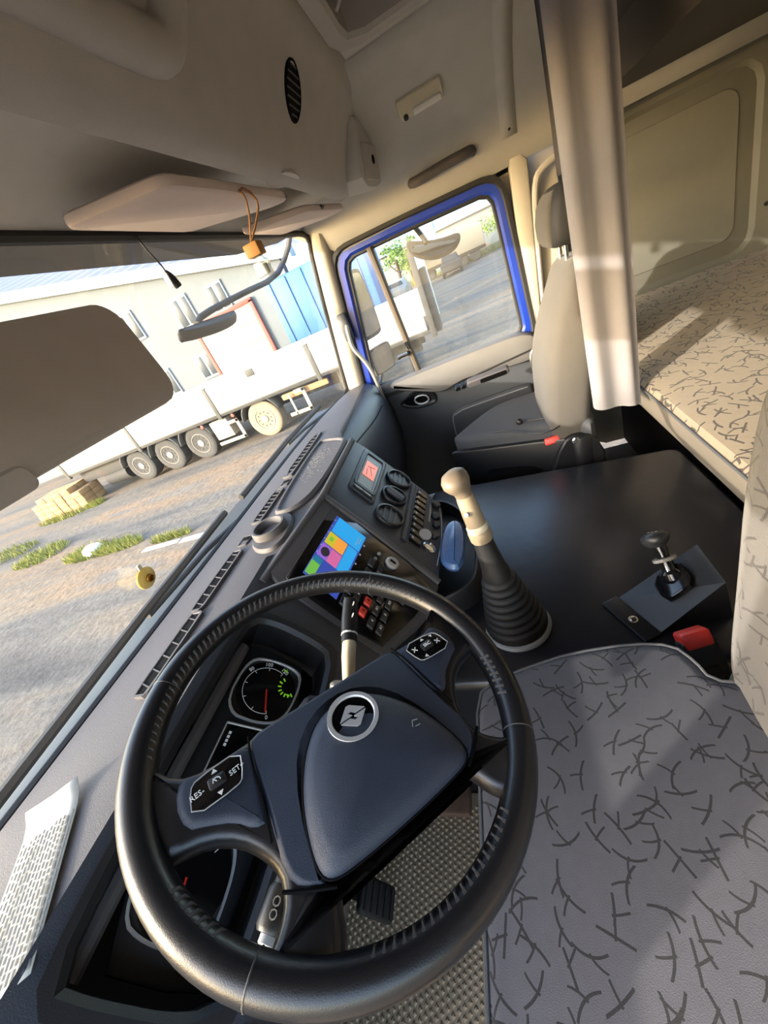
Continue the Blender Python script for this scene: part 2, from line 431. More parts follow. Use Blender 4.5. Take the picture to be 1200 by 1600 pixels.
# ---- ceiling: flat middle with the hatch opening, arched side
def ring_rect(x0, x1, y0, y1, hx0, hx1, hy0, hy1, r, n=64):
    c = ((hx0 + hx1) / 2, (hy0 + hy1) / 2)
    return polar([(x0, y0), (x1, y0), (x1, y1), (x0, y1)], c, n), polar(rrect(hx0, hx1, hy0, hy1, r, 6), c, n)
ceil = sroot('ceiling', (.8, -.3, 1.6), 'light grey moulded cab ceiling')
o_, i_ = ring_rect(-.2, 1.45, -1.15, .40, .55, 1.37, -.5, .15, .05)
cb = basis((0, 0, 1.61), (1, 0, 0), (0, -1, 0))
flip = lambda L: [(q[0], -q[1]) for q in L]
holed('roof_panel', flip(o_), flip(i_), cb, -.03, 0, 'headliner', ceil, bev=.006)
RP = [(1.45, 1.61), (1.56, 1.600), (1.66, 1.573), (1.75, 1.532), (1.83, 1.478), (1.89, 1.42), (1.93, 1.36), (1.955, 1.28)]
loft('roof_side', [[(x, y, max(z, 1.40) if y > .6 else z) for x, z in RP] for y in (.64, .48, .40, .1, -.2, -.45, -.8, -1.15)], 'headliner', ceil, th=.012)
loft('roof_side', [[(.8 - (x - .8) + .05 - .1, y, z) for x, z in RP] for y in (.40, .1, -.2, -.45, -.8, -1.15)], 'headliner', ceil, th=.012)
loft('roof_joint_strip', [[(x - .0045, y, z - .0055) for x, z in RP[:-1]] for y in (-.208, -.262)], 'headliner', ceil, th=.0016)
for x, z, nx, nz in ((1.715, 1.545, -.45, -.9), (1.915, 1.375, -.85, -.5)):
    lathe('screw', [(.006, -.004), (.006, .003), (.003, .004), (.0001, .004)], (x, -.237, z), (nx, 0, nz), 'black_plastic', ceil, n=10)
# ---- front header above the windscreen
hd = [(.33, 1.44), (.40, 1.465), (.50, 1.455), (.58, 1.43), (.635, 1.405)]
struct(loft('trim_1', [[(x, y, z) for y, z in hd] for x in (-.42, .4, 1.2, 1.95)], 'headliner', th=.012), 'grey header lining above the windscreen')

# ---- windscreen: frame seal and dusty pane
WT = lambda x: (x, .622 - .05 * max(0, (x - 1.6) / .33) ** 2, 1.402 - .01 * max(0, (x - 1.6) / .33) ** 2)
WB = lambda x: (x, .785 - .085 * max(0, (x - 1.3) / .63) ** 2, .728)
win = sroot('window_1', (.8, .75, .72), 'wide dusty windscreen')
xs = [-.40 + 2.33 * i / 24 for i in range(25)]
rows = []
for k in range(9):
    t = k / 8; rows.append([Vector(WB(x)).lerp(Vector(WT(x)), t) + Vector((0, .012 * math.sin(math.pi * t), 0)) for x in xs])
loft('windscreen_pane', rows, 'windscreen_glass', win)
loop = [Vector(WB(x)) for x in xs] + [Vector(WT(x)) for x in xs[::-1]]
for i, v in enumerate(loop):      # ease the upper right corner
    pass
tube('windscreen_seal', [Vector(WB(-.4))] + [Vector(WB(x)) for x in (0, .5, 1, 1.3, 1.6, 1.8, 1.9)] + [Vector((1.935, .70, .76)), Vector((1.93, .605, 1.30)), Vector((1.925, .578, 1.375)), Vector((1.89, .592, 1.398))] + [Vector(WT(x)) for x in (1.75, 1.4, 1, .5, 0, -.4)], .011, 'rubber', win, n=8, smoothit=1)

# ---- A pillar lining (passenger side) and left pillar
def pillar(sx, nm):
    f = lambda x: x if sx > 0 else .70 - (x - .83)
    secs = []
    for t in [i / 8 for i in range(-1, 10)]:
        z = .70 + .70 * t
        a = Vector((f(1.935), .708 - .125 * t, z)); b = Vector((f(1.962), .612 - .105 * t, z - .05 * t))
        mid = (a + b) / 2 + Vector((-.028 * sx, -.012, 0))
        secs.append([a, a.lerp(mid, .6) + Vector((-.008 * sx, 0, 0)), mid, b.lerp(mid, .6) + Vector((-.006 * sx, 0, 0)), b])
    return struct(loft(nm, secs, 'pillar', th=.01), 'cream windscreen pillar lining' + (' beside the blue door frame' if sx > 0 else ''))
pillar(1, 'trim_2'); pillar(-1, 'trim_3')

# ---- passenger door
D = sroot('door_1', (1.97, .2, 0), 'passenger door with blue painted window frame and dark trim')
DX = basis((1.955, 0, 0), (0, 1, 0), (0, 0, 1))      # u = y, v = z, normal +x ; inner faces have negative w
DX = (DX[0], DX[1], DX[2], Vector((-1, 0, 0)))       # height measured towards the cab
FR0 = [(-.19, .66), (-.172, 1.262), (.20, 1.276), (.512, 1.282), (.612, .66)]      # door opening
FR1 = [(-.160, .69), (-.146, 1.236), (.20, 1.248), (.478, 1.252), (.572, .69)]    # glass opening
cen = (.18, .95); N_ = 96
sm = lambda p, ins, r: polar(fillet(offset([Vector(q) for q in p], ins), r), cen, N_)
holed('seal', sm(FR0, -.024, .085), sm(FR0, -.004, .07), DX, -.02, .016, 'rubber', D, bev=.006)
holed('window_frame', sm(FR0, -.006, .075), sm(FR1, 0, .05), DX, -.03, .004, 'blue_paint', D, bev=.012)
holed('window_rubber', sm(FR1, -.003, .05), sm(FR1, .010, .04), DX, -.035, -.006, 'rubber', D, bev=.004)
pillow('window_pane', rrect(-.158, .352, .685, 1.242, .03), DX, [(0, -.028), (0, -.024)], 'door_glass', D)
pillow('quarter_pane', [(.362, .685), (.56, .685), (.475, 1.235), (.362, 1.245)], DX, [(0, -.028), (0, -.024)], 'door_glass', D)
tube('window_divider', [(1.962, .335, .69), (1.962, .362, 1.25)], .0155, 'divider_brown', D, n=10)
lt = lathe('window_latch', [(.012, 0), (.012, .012), (.007, .016), (.007, .03), (.0001, .031)], (1.956, .352, .80), (-1, .1, 0), 'black_plastic', D, n=12)
tube('latch_handle', [(1.928, .352, .80), (1.926, .385, .80), (1.924, .402, .797)], .009, 'chrome', lt, n=8)
tube('latch_tab', [(1.94, .345, .815), (1.938, .352, .85)], .008, 'black_plastic', lt, n=8)
# trim: ledge coloured lighter for sunlight, handle recess, lower panel and pocket darker for shade
TX = (Vector((1.95, 0, 0)), Vector((0, 1, 0)), Vector((0, 0, 1)), Vector((-1, 0, 0)))
plate('door_trim', rrect(-.20, .60, .02, .70, .03), TX, -.02, .006, .006, 'door_trim_shade', D)
up = chaikin([(-.195, .715), (-.20, .62), (-.17, .58), (.06, .60), (.15, .605), (.25, .575), (.36, .62), (.46, .66), (.50, .70), (.34, .708), (.05, .716)], 2)
pillow('upper_ledge', [(q.x, q.y) for q in up], TX, [(0, 0), (0, .035), (.006, .05), (.02, .056)], 'door_trim_lit', D)
tube('ledge_groove', [(1.892, -.17, .635), (1.892, .06, .612), (1.896, .17, .588)], .004, 'rubber', D, n=6)
g = pillow('pull_handle_frame', rrect(-.055, .115, .682, .712, .012), (Vector((1.915, 0, 0)), Vector((0, 1, -.03)), Vector((-.35, 0, .94)).normalized(), Vector((-.94, 0, -.35)).normalized()), [(0, .24 - .25), (0, .012), (.004, .016)], 'dash', D)
pillow('pull_recess', rrect(-.045, .062, .687, .707, .008), (Vector((1.915, 0, 0)), Vector((0, 1, -.03)), Vector((-.35, 0, .94)).normalized(), Vector((-.94, 0, -.35)).normalized()), [(0, .01), (0, .0175), (.002, .0175)], 'deep_black', g)
for k in range(2):
    pillow('window_switch', rrect(.12 + k * .025, .14 + k * .025, .688, .706, .004), (Vector((1.915, 0, 0)), Vector((0, 1, -.03)), Vector((-.35, 0, .94)).normalized(), Vector((-.94, 0, -.35)).normalized()), [(0, -.01), (0, .012), (.003, .016)], 'gloss_black', g)
hz = pillow('handle_bezel', [(q.x, q.y) for q in chaikin([(.49, .578), (.42, .532), (.30, .528), (.285, .56), (.30, .60), (.36, .625), (.43, .615)], 2)], TX, [(0, 0), (0, .012), (.006, .018), (.012, .013), (.02, .012)], 'black_plastic', D)
pillow('handle_recess', [(q.x, q.y) for q in chaikin([(.46, .578), (.41, .548), (.33, .545), (.315, .565), (.33, .59), (.38, .602), (.43, .598)], 2)], TX, [(0, .008), (0, .0135), (.002, .0135)], 'deep_black', hz)
tube('lever', [(1.93, .325, .567), (1.928, .34, .592), (1.926, .385, .597), (1.928, .40, .575), (1.93, .38, .552), (1.93, .34, .55)], .0045, 'silver', hz, n=8, closed=True, smoothit=1)
pillow('door_pocket', [(q.x, q.y) for q in chaikin([(.26, .10), (.26, .40), (.235, .472), (.05, .478), (-.13, .482), (-.15, .46), (-.16, .10)], 1)], TX, [(0, 0), (0, .022), (.008, .03), (.014, .03)], 'door_trim_shade', D)
tube('pocket_edge', [(1.919, .252, .20), (1.919, .252, .40), (1.919, .235, .458), (1.919, .05, .466), (1.919, -.125, .470)], .0028, 'light_grey_print', D, n=6, smoothit=1)

# ---- right wall: above door, B pillar, recessed panel, sleeper side
wr = sroot('wall_right', (2.0, -.5, 0), 'light grey right cab wall with moulded panels')
box('door_header', (1.962, -.22, 1.285), (2.0, .56, 1.42), 'headliner', wr, bev=.008)
plate('door_pillar', chaikin([(-.20, .40), (-.20, 1.30), (-.285, 1.30), (-.278, 1.20), (-.232, .66), (-.235, .40)], 1), TX, -.06, .01, .012, 'pillar', wr)
box('recess_panel', (1.985, -.38, -.02), (2.02, -.17, 1.42), 'pillar', wr)
box('header_filler', (1.985, -.25, 1.262), (2.02, .56, 1.42), 'pillar', wr)
tube('recess_edge', [(1.962, -.238, .62), (1.955, -.268, 1.0), (1.95, -.29, 1.19), (1.95, -.325, 1.235), (1.955, -.50, 1.27)], .012, 'headliner_dark', wr, n=10, smoothit=2)
SX = (Vector((2.05, 0, 0)), Vector((0, 1, 0)), Vector((0, 0, 1)), Vector((-1, 0, 0)))
oo = polar([(-1.15, .0), (-.37, .0), (-.37, 1.5), (-1.15, 1.5)], (-.80, .965), 72); ii = polar(rrect(-1.012, -.58, .69, 1.235, .06, 6), (-.80, .965), 72)
holed('sleeper_side', oo, ii, SX, -.03, 0, 'sleeper_wall', wr, bev=.02)
plate('sleeper_inset', rrect(-1.02, -.56, .68, 1.245, .06, 6), SX, -.035, -.014, .004, 'sleeper_wall', wr)
pillow('sleeper_inset_face', rrect(-.97, -.56, .735, 1.20, .05, 6), SX, [(0, -.016), (0, -.012), (.003, -.009)], 'sleeper_wall', wr)
tube('sleeper_beam', [(2.045, -.5, 1.285), (2.045, -1.15, 1.295)], .018, 'sleeper_wall', wr, n=10)
lathe('screw', [(.008, 0), (.008, .004), (.0001, .006)], (2.05, -1.062, .813), (-1, 0, 0), 'black_plastic', wr, n=10)
struct(box('wall_rear', (-.42, -1.18, 0), (2.08, -1.15, 1.62), 'sleeper_wall'), 'grey rear wall of the sleeper')
wl = sroot('wall_left', (-.42, -.5, 0), 'left cab wall beside the open driver doorway')
box('sleeper_panel', (-.45, -1.15, 0), (-.42, -.42, 1.45), 'sleeper_wall', wl)
box('sill', (-.45, -.42, -.03), (-.42, .75, .10), 'black_plastic', wl)
box('doorway_header', (-.45, -.42, 1.30), (-.41, .64, 1.45), 'headliner', wl)

# ================================================================== OVERHEAD SHELF
sh = thing('overhead_shelf', 'dark grey moulded overhead storage shelf above the windscreen', 'shelf', (.7, .28, 1.39))
SS = [(.165, 1.618), (.205, 1.585), (.238, 1.545), (.272, 1.48), (.298, 1.432), (.312, 1.412), (.325, 1.403), (.350, 1.40), (.356, 1.42), (.345, 1.47)]
secs = [[(x, y, z) for y, z in SS] for x in (-.40, .2, .7, 1.2, 1.62, 1.70)]
loft('shelf_front', secs, 'headliner_dark', sh, th=.012, auto=30)
# tray lip: the rolled edge of the open cubby, turning up at its right end
tube('tray_lip', [(-.40, .281, 1.448), (.30, .280, 1.448), (.60, .278, 1.450), (.655, .274, 1.458), (.672, .252, 1.50), (.675, .210, 1.575), (.675, .18, 1.61)], .026, 'headliner_dark', sh, n=14, smoothit=2)
loft('tray_back', [[(x, .240, 1.49), (x, .200, 1.56), (x, .170, 1.605)] for x in (-.40, .1, .645)], 'headliner_dark', sh, th=.006)
FB = basis((1.12, .252, 1.515), (1, 0, 0), (0, -.47, .88)); FB = (FB[0], FB[1], FB[2], -FB[3] if FB[3].y > 0 else FB[3])
sp = pillow('speaker_grille', ell(0, 0, .048, .048), FB, [(0, -.004), (0, .006), (.004, .008), (.007, .005)], 'deep_black', sh)
for k in range(7):
    w_ = math.sqrt(max(0, .04 ** 2 - (-.036 + .012 * k) ** 2))
    quads('grille_bar', [seg((-w_, -.036 + .012 * k), (w_, -.036 + .012 * k), .003)], FB, .0075, 'black_plastic', sp, th=.002)
pillow('notch', [(q.x, q.y) for q in chaikin([(1.05, .33), (1.075, .31), (1.16, .31), (1.185, .33), (1.16, .372), (1.075, .372)], 1)], basis((0, 0, 1.402), (1, 0, 0), (0, 1, 0)), [(0, -.004), (0, .0), (.002, .001)], 'visor_dark', sh)
# end housing with latch
E1 = basis((1.62, .272, 1.39), (1, -.16, 0), (0, -.20, .98)); E1 = (E1[0], E1[1], E1[2], E1[3] if E1[3].y < 0 else -E1[3])
eh = pillow('end_housing', [(q.x, q.y) for q in chaikin([(0, .0), (.20, .0), (.215, .05), (.19, .12), (.0, .20), (-.01, .1)], 1)], E1, [(0, -.12), (0, .01), (.006, .02), (.016, .024)], 'headliner', sh)
pillow('latch_panel', rrect(.03, .165, .02, .115, .008), E1, [(0, .022), (0, .028), (.003, .031)], 'headliner_dark', eh)
lathe('latch_hole', [(.012, 0), (.012, .003), (.009, .004), (.0001, .002)], at(E1, .115, .075, .0305), E1[3], 'deep_black', eh, n=14)

# ================================================================== ROOF HATCH
ht = thing('roof_hatch', 'dark roof hatch with grey rim in the cab ceiling', 'hatch', (.96, -.17, 1.61))
o2 = polar(rrect(.525, 1.395, -.525, .175, .07, 6), (.96, -.175), 64); i2 = polar(rrect(.565, 1.355, -.485, .135, .05, 6), (.96, -.175), 64)
holed('hatch_rim', flip(o2), flip(i2), basis((0, 0, 1.606), (1, 0, 0), (0, -1, 0)), -.09, .006, 'headliner_dark', ht, bev=.008)
plate('hatch_lid', rrect(.54, 1.38, -.51, .16, .05), basis((0, 0, 1.69), (1, 0, 0), (0, 1, 0)), 0, .02, .004, 'deep_black', ht)
tube('hatch_strut', [(1.20, .125, 1.60), (1.21, .04, 1.675)], .004, 'silver', ht, n=6)
tube('hatch_pull', [(1.30, -.1, 1.68), (1.31, -.05, 1.655), (1.31, .02, 1.655), (1.30, .07, 1.68)], .009, 'black_plastic', ht, n=8, smoothit=1)

# ================================================================== ROOF LAMP, GRAB HANDLES
rl = thing('roof_lamp', 'small beige rectangular roof lamp above the passenger door', 'lamp', (1.735, .02, 1.53))
LB = basis((1.738, .02, 1.540), (0, -1, 0), (.80, 0, -.60)); LB = (LB[0], LB[1], LB[2], LB[3] if LB[3].z < 0 else -LB[3])
plate('lamp_body', rrect(-.072, .072, -.034, .030, .008), LB, -.006, .024, .005, 'cream_plastic', rl)
plate('lamp_lens', rrect(-.028, .064, .004, .024, .004), LB, .02, .031, .003, 'lamp_lens', rl)
lathe('lamp_switch', [(.008, 0), (.008, .006), (.0001, .007)], at(LB, -.052, .018, .024), LB[3], 'black_plastic', rl, n=12)
gh = tag(tube('grab_handle', [(1.925, .125, 1.372), (1.895, .115, 1.366), (1.878, .09, 1.364), (1.876, 0, 1.368), (1.880, -.08, 1.368), (1.90, -.10, 1.370), (1.928, -.108, 1.370)], .0165, 'handle_grey', n=12, smoothit=2), 'dark grey ceiling grab handle above the blue door frame', 'grab handle')
pg = thing('pillar_grab_bar', 'bent steel grab bar on the windscreen pillar beside the passenger door', 'grab handle', (1.90, .55, .45))
tube('bar', [(1.915, .570, 1.02), (1.895, .573, .98), (1.88, .577, .92), (1.88, .545, .855), (1.88, .529, .78), (1.88, .529, .65), (1.885, .534, .53), (1.90, .54, .47)], .0095, 'grey_steel', pg, n=10, smoothit=2)
box('upper_mount', (1.905, .56, .95), (1.94, .60, 1.07), 'dash_dark', pg, bev=.008)

# ================================================================== SUN VISORS
def visor(name, label, x0, x1, pts, z, m):
    t = thing(name, label, 'sun visor', ((x0 + x1) / 2, .47, z))
    p = [(q.x, q.y) for q in fillet(pts, .03, 5)]
    pillow('visor_board', p, basis((0, 0, z), (1, 0, 0), (0, 1, .03)), [(.008, -.022), (.002, -.019), (0, -.012), (.002, -.004), (.008, 0)], m, t)
    tube('hinge_rod', [(x1 - .18, .39, z + .002), (x1 + .02, .385, z + .002)], .007, 'black_plastic', t, n=8)
    return t
visor('sun_visor', 'folded beige sun visor with the air freshener cord over it', .68, 1.2, [(.665, .565), (.735, .398), (.90, .385), (1.215, .372), (1.20, .42), (1.02, .57)], 1.391, 'visor_beige')
visor('sun_visor', 'smaller folded beige sun visor nearest the passenger door', 1.3, 1.72, [(1.29, .57), (1.44, .405), (1.735, .352), (1.72, .43), (1.60, .57)], 1.386, 'visor_beige')
dv = thing('sun_visor', 'large lowered dark grey sun visor on the driver side', 'sun visor', (.2, .54, 1.1))
VB = basis((0, .535, 1.12), (1, 0, 0), (0, .02, .17)); VB = (VB[0], VB[1], VB[2], Vector((0, -.99, .11)).normalized())
pillow('visor_board', rrect(-.42, .642, -.010, .160, .042, 6), VB, [(.006, -.011), (.001, -.008), (0, 0), (.001, .008), (.006, .011)], 'visor_dark', dv)
for x in (-.25, .18):
    tube('support_arm', [(x, .575, 1.43), (x, .565, 1.34), (x, .556, 1.25)], .006, 'black_plastic', dv, n=8)
pillow('clip', rrect(.16, .335, -.020, .012, .012), VB, [(.004, -.015), (0, -.011), (0, .011), (.004, .015)], 'visor_dark', dv)

# ================================================================== DASHBOARD
dash = thing('dashboard', 'long grey dashboard under the windscreen with dark lower panels', 'dashboard', (.75, .6, .2))
top = [(-.41, .775), (1.30, .772), (1.60, .752), (1.80, .72), (1.925, .685), (1.925, .60), (1.60, .575), (1.30, .56), (1.12, .50), (.83, .482), (.56, .518), (.50, .535), (-.41, .535)]
def dz(x, y): return .012 * (.77 - y) / .25
pillow('dash_top', top, basis((0, 0, .715), (1, 0, 0), (0, 1, 0)), [(.01, 0), (0, .008), (0, .017), (.004, .022), (.012, .024)], 'dash', dash, tilt=dz)
# driver face (45 deg) with the instrument opening
SF = basis((0, .525, .745), (1, 0, 0), (0, -1, -1)); SF = (SF[0], SF[1], SF[2], Vector((0, -.7071, .7071)))   # u=x, v down the slope, height out
oF = polar([(-.41, -.02), (.62, -.02), (.62, .27), (-.41, .27)], (.22, .10), 80); iF = polar([(q.x, q.y) for q in chaikin([(.0, .012), (.41, .012), (.438, .04), (.425, .16), (.40, .178), (.03, .178), (.0, .16), (-.005, .04)], 2)], (.22, .10), 80)
holed('driver_face', oF, iF, SF, -.004, 0, 'dash_dark', dash, bev=.006, depth=.075)
holed('cluster_surround', polar([(q.x, q.y) for q in chaikin([(-.02, -.004), (.43, -.004), (.458, .03), (.442, .175), (.415, .196), (.015, .196), (-.02, .178), (-.026, .03)], 2)], (.22, .10), 80), iF, SF, -.002, .014, 'black_plastic', dash, bev=.007, depth=.06)
CF = (SF[0] + SF[3] * -.05, SF[1], SF[2], SF[3])
cl = plate('instrument_cluster', [(q.x, q.y) for q in chaikin([(.01, .02), (.41, .02), (.425, .05), (.41, .165), (.03, .165), (.01, .15)], 1)], CF, -.012, 0, .004, 'black_plastic', dash)
tube('upper_ledge', [at(CF, .0, .022, .014), at(CF, .20, .018, .016), at(CF, .40, .022, .014)], .012, 'dash', cl, n=10)
def gauge(cx, cy, rx, ry, labels, a0, a1, needle, d):
    g = holed('gauge_ring', polar([(q.x, q.y) for q in chaikin([(cx - rx * d, cy - ry), (cx + rx * d * .75, cy - ry * .96), (cx + rx * d, cy - ry * .3), (cx + rx * d * .98, cy + ry * .75), (cx + rx * d * .6, cy + ry), (cx - rx * .7 * d, cy + ry * .9), (cx - rx * 1.05 * d, cy + ry * .2)], 2)], (cx, cy), 40),
              polar([(q.x, q.y) for q in chaikin([(cx - rx * d * .94, cy - ry * .94), (cx + rx * d * .7, cy - ry * .9), (cx + rx * d * .94, cy - ry * .28), (cx + rx * d * .92, cy + ry * .7), (cx + rx * d * .56, cy + ry * .94), (cx - rx * .66 * d, cy + ry * .84), (cx - rx * .99 * d, cy + ry * .19)], 2)], (cx, cy), 40), CF, 0, .005, 'silver', cl, bev=.001)
    pillow('gauge_face', ell(cx, cy, rx * .93, ry * .9), CF, [(0, 0), (0, .0015)], 'gloss_black', g)
    T = []; R = min(rx, ry) * .72
    for k in range(25):
        a = a0 + (a1 - a0) * k / 24; b = a0 + (a1 - a0) * (k + 1) / 24
        if k < 24: T.append(seg((cx + R * math.cos(a), cy + R * math.sin(a)), (cx + R * math.cos(b), cy + R * math.sin(b)), .0008))
        if k % 4 == 0: T.append(seg((cx + R * math.cos(a), cy + R * math.sin(a)), (cx + R * .87 * math.cos(a), cy + R * .87 * math.sin(a)), .0009))
    quads('scale_marks', T, CF, .0022, 'led_white', g)
    FT = (CF[0], CF[1], -CF[2], CF[3])
    for s, a in labels:
        text('scale_number', s, FT, cx + R * 1.14 * math.cos(a), -(cy + R * 1.14 * math.sin(a)), .0095, 'led_white', g, h=.0024, rot=-a - math.pi / 2)
    quads('needle', [seg((cx, cy), (cx + R * .95 * math.cos(needle), cy + R * .95 * math.sin(needle)), .0026)], CF, .004, 'needle', g)
    return g, FT, R
r90 = math.pi / 2
g1, FT, R1 = gauge(.348, .092, .056, .056, [('0', 2.75), ('80', 5.3), ('100', 6.0), ('120', 6.7)], 2.75, 6.7, 2.8, 1)
quads('green_warning_marks', [seg((.365 + .012 * math.cos(a), .126 + .012 * math.sin(a)), (.365 + .018 * math.cos(a), .126 + .018 * math.sin(a)), .0022) for a in [2.4, 2.8, 3.2, 3.6, 4.0, 4.5, 5., 5.5]] + [seg((.352, .126), (.352, .134), .0016)], CF, .0025, 'led_green', g1)
text('indicator_letter', 'N', FT, .392, -.112, .009, 'led_green', g1, h=.0025, rot=-1.2)
g2, FT, R2 = gauge(.098, .092, .062, .058, [('0', 2.4), ('8', 5.3)], 2.4, 6.9, 3.0, -1)
lcd = plate('trip_display', [(.165, .055), (.278, .055), (.288, .15), (.155, .15)], CF, 0, .004, .001, 'gloss_black', cl)
tube('display_edge', [at(CF, .278, .055, .004), at(CF, .288, .15, .004)], .0018, 'silver', lcd, n=6)
tube('display_edge', [at(CF, .165, .055, .004), at(CF, .278, .055, .004)], .0014, 'silver', lcd, n=6)
text('display_digit', '2', FT, .255, -.105, .016, 'led_white', lcd, h=.0045)
text('display_time', '09:40', FT, .195, -.066, .009, 'led_white', lcd, h=.0045)
quads('display_marks', [seg((.245 + .006 * k, .066), (.249 + .006 * k, .066), .004) for k in range(4)], CF, .0048, 'led_white', lcd)
# driver lower panels
loft('driver_knee_panel', [[(x, .345, .555), (x, .36, .50), (x, .46, .40), (x, .60, .12), (x, .66, .0)] for x in (-.41, 0, .12)], 'black_plastic', dash, th=.012)
loft('driver_knee_panel', [[(x, .345, .555), (x, .36, .50), (x, .46, .40), (x, .60, .12), (x, .66, .0)] for x in (.37, .42, .47)], 'black_plastic', dash, th=.012)
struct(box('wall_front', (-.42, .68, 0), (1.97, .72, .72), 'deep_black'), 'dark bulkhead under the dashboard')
# passenger face
pf = []
for x, d in ((1.10, .03), (1.30, .015), (1.60, .0), (1.80, .01), (1.93, .02)):
    pf.append([(x, .60 + d, .738), (x, .575 + d, .735), (x, .545 + d, .715), (x, .515 + d, .66), (x, .50 + d, .58), (x, .50 + d, .45), (x, .53 + d, .30), (x, .60 + d, .15)])
loft('passenger_face', pf, 'dash_dark', dash, th=.012)
tube('glovebox_seam', [(1.18, .525, .70), (1.30, .52, .69), (1.55, .50, .67), (1.75, .51, .66)], .002, 'deep_black', dash, n=6, smoothit=1)
# defrost vents along the screen
def vent(x0, x1, y, n):
    B = basis((0, 0, .7765), (1, 0, 0), (0, 1, -.048))
    v = holed('defrost_vent', polar(rrect(x0 - .006, x1 + .006, y - .018, y + .018, .006), ((x0 + x1) / 2, y), 60), polar(rrect(x0, x1, y - .012, y + .012, .003), ((x0 + x1) / 2, y), 60), B, -.004, .0065, 'dash', dash, bev=.0015)
    pillow('vent_shade_plate', rrect(x0 - .002, x1 + .002, y - .013, y + .013, .003), B, [(0, -.004), (0, .0044)], 'deep_black', v)  # black plate on the dash surface, painting the shade inside the slots
    s0 = None
    for k in range(n):
        x = x0 + (x1 - x0) * (k + .5) / n
        quads('vent_fin', [seg((x - .004, y - .012), (x + .005, y + .012), .0022)], B, .006, 'dash', v, th=.003)
vent(.29, .46, .655, 6); vent(.475, .655, .665, 7); vent(.78, .94, .672, 8); vent(1.03, 1.36, .68, 12)
for x in (.70, .985):
    B = basis((0, 0, .7765), (1, 0, 0), (0, 1, -.048))
    sv = pillow('sensor_slot', rrect(x - .02, x + .02, .653, .682, .004), B, [(0, 0), (0, .003), (.002, .004), (.004, .002)], 'dash', dash)
    pillow('slot_shade_plate', rrect(x + .002, x + .014, .657, .678, .003), B, [(0, .001), (0, .0045)], 'deep_black', sv)  # surface plate, black for the shade in the opening
# raised pod with document tray on top of the console
podB = basis((0, 0, .745), (1, 0, 0), (0, 1, 0))
pod = pillow('top_tray', [(q.x, q.y) for q in chaikin([(.76, .59), (.80, .62), (1.20, .632), (1.235, .60), (1.185, .505), (1.14, .488), (.86, .492), (.775, .53)], 2)], podB, [(0, 0), (0, .012), (.006, .020), (.012, .020), (.016, .014)], 'dash', dash)
stuff(put('scattered_dust', *(lambda L: ([p for q in L for p in q], [(3 * i, 3 * i + 1, 3 * i + 2) for i in range(len(L))]))([[(cx, cy, .7602), (cx + .004, cy + .001, .7602), (cx + .001, cy + .004, .7602)] for cx, cy in [(random.gauss(1.05, .05), random.gauss(.57, .02)) for _ in range(160)]]), 'concrete', pod, smooth=False))
# cup holder
ch = pillow('cup_holder_base', [(q.x, q.y) for q in chaikin([(.615, .57), (.62, .53), (.67, .515), (.76, .535), (.78, .60), (.72, .63), (.65, .62)], 2)], podB, [(0, 0), (0, .008), (.004, .014), (.012, .014)], 'dash', dash)
lathe('cup_ring', [(.044, .0), (.044, .018), (.041, .024), (.036, .024), (.033, .018), (.031, .005), (.0001, .003)], (.695, .578, .752), (.0, -.02, 1), 'dash', ch, n=28)
lathe('cup_well', [(.0325, 0), (.0325, .0015), (.0001, .002)], (.695, .578, .7565), (.0, -.02, 1), 'deep_black', ch, n=28)
# left end vent and sticker base
pillow('side_vent', rrect(-.16, .0, .20, .255, .012), SF, [(0, 0), (0, .008), (.006, .012), (.012, .006)], 'black_plastic', dash)
pillow('side_vent_mouth', rrect(-.145, -.015, .212, .243, .008), SF, [(0, .004), (0, .0085)], 'deep_black', dash)
lathe('dash_plug', [(.016, 0), (.016, .004), (.012, .006), (.0001, .006)], (-.012, .60, .749), (0, 0, 1), 'black_plastic', dash, n=18)

# ---- centre console with two switch facets
Btl, Btr, Bbl, Bbr = Vector((.818, .477, .75)), Vector((1.151, .477, .75)), Vector((.693, .242, .50)), Vector((1.026, .242, .50))
Atl = Vector((.545, .519, .745)); Abl = Vector((.43, .30, .50))
def hull(name, pts, m, parent):
    bm = bmesh.new(); vs = [bm.verts.new(p) for p in pts]
    r = bmesh.ops.convex_hull(bm, input=vs); 
    bmesh.ops.delete(bm, geom=list({e for e in r['geom_interior'] if isinstance(e, bmesh.types.BMVert)}), context='VERTS')
    bm.verts.index_update(); V_ = [v.co.copy() for v in bm.verts]; F = [[v.index for v in f.verts] for f in bm.faces]; bm.free()
    return put(name, V_, F, m, parent, smooth=False)
dn = Vector((0, .035, -.035))
console = hull('console_body', [Btl + dn, Btr + dn, Bbl + dn, Bbr + dn, Atl + dn, Abl + dn, Atl + Vector((0, .14, -.02)), Btr + Vector((.03, .14, -.02)), Bbl + Vector((0, .05, -.098)), Bbr + Vector((0, .05, -.098)), Abl + Vector((.04, .1, -.098)), Bbl + Vector((0, .25, -.098)), Bbr + Vector((0, .25, -.098))], 'black_plastic', dash)
nB = (Btr - Btl).cross(Bbl - Btl).normalized(); nB = nB if nB.z > 0 else -nB
BB = (Btl, Vector((1, 0, 0)), (Bbl - Btl).normalized(), nB)
eA = (Atl - Btl).normalized(); nA = eA.cross((Bbl - Btl)).normalized(); nA = nA if nA.z > 0 else -nA
BA = (Btl, eA, (Bbl - Btl).normalized(), nA)
pb = pillow('control_panel', [(q.x, q.y) for q in fillet([(-.006, -.006), (.336, -.006), (.352, .05), (.345, .30), (.318, .362), (.20, .374), (.0, .366)], .012, 3)], BB, [(0, -.05), (0, -.004), (.004, .003), (.012, .005)], 'dash_dark', dash)
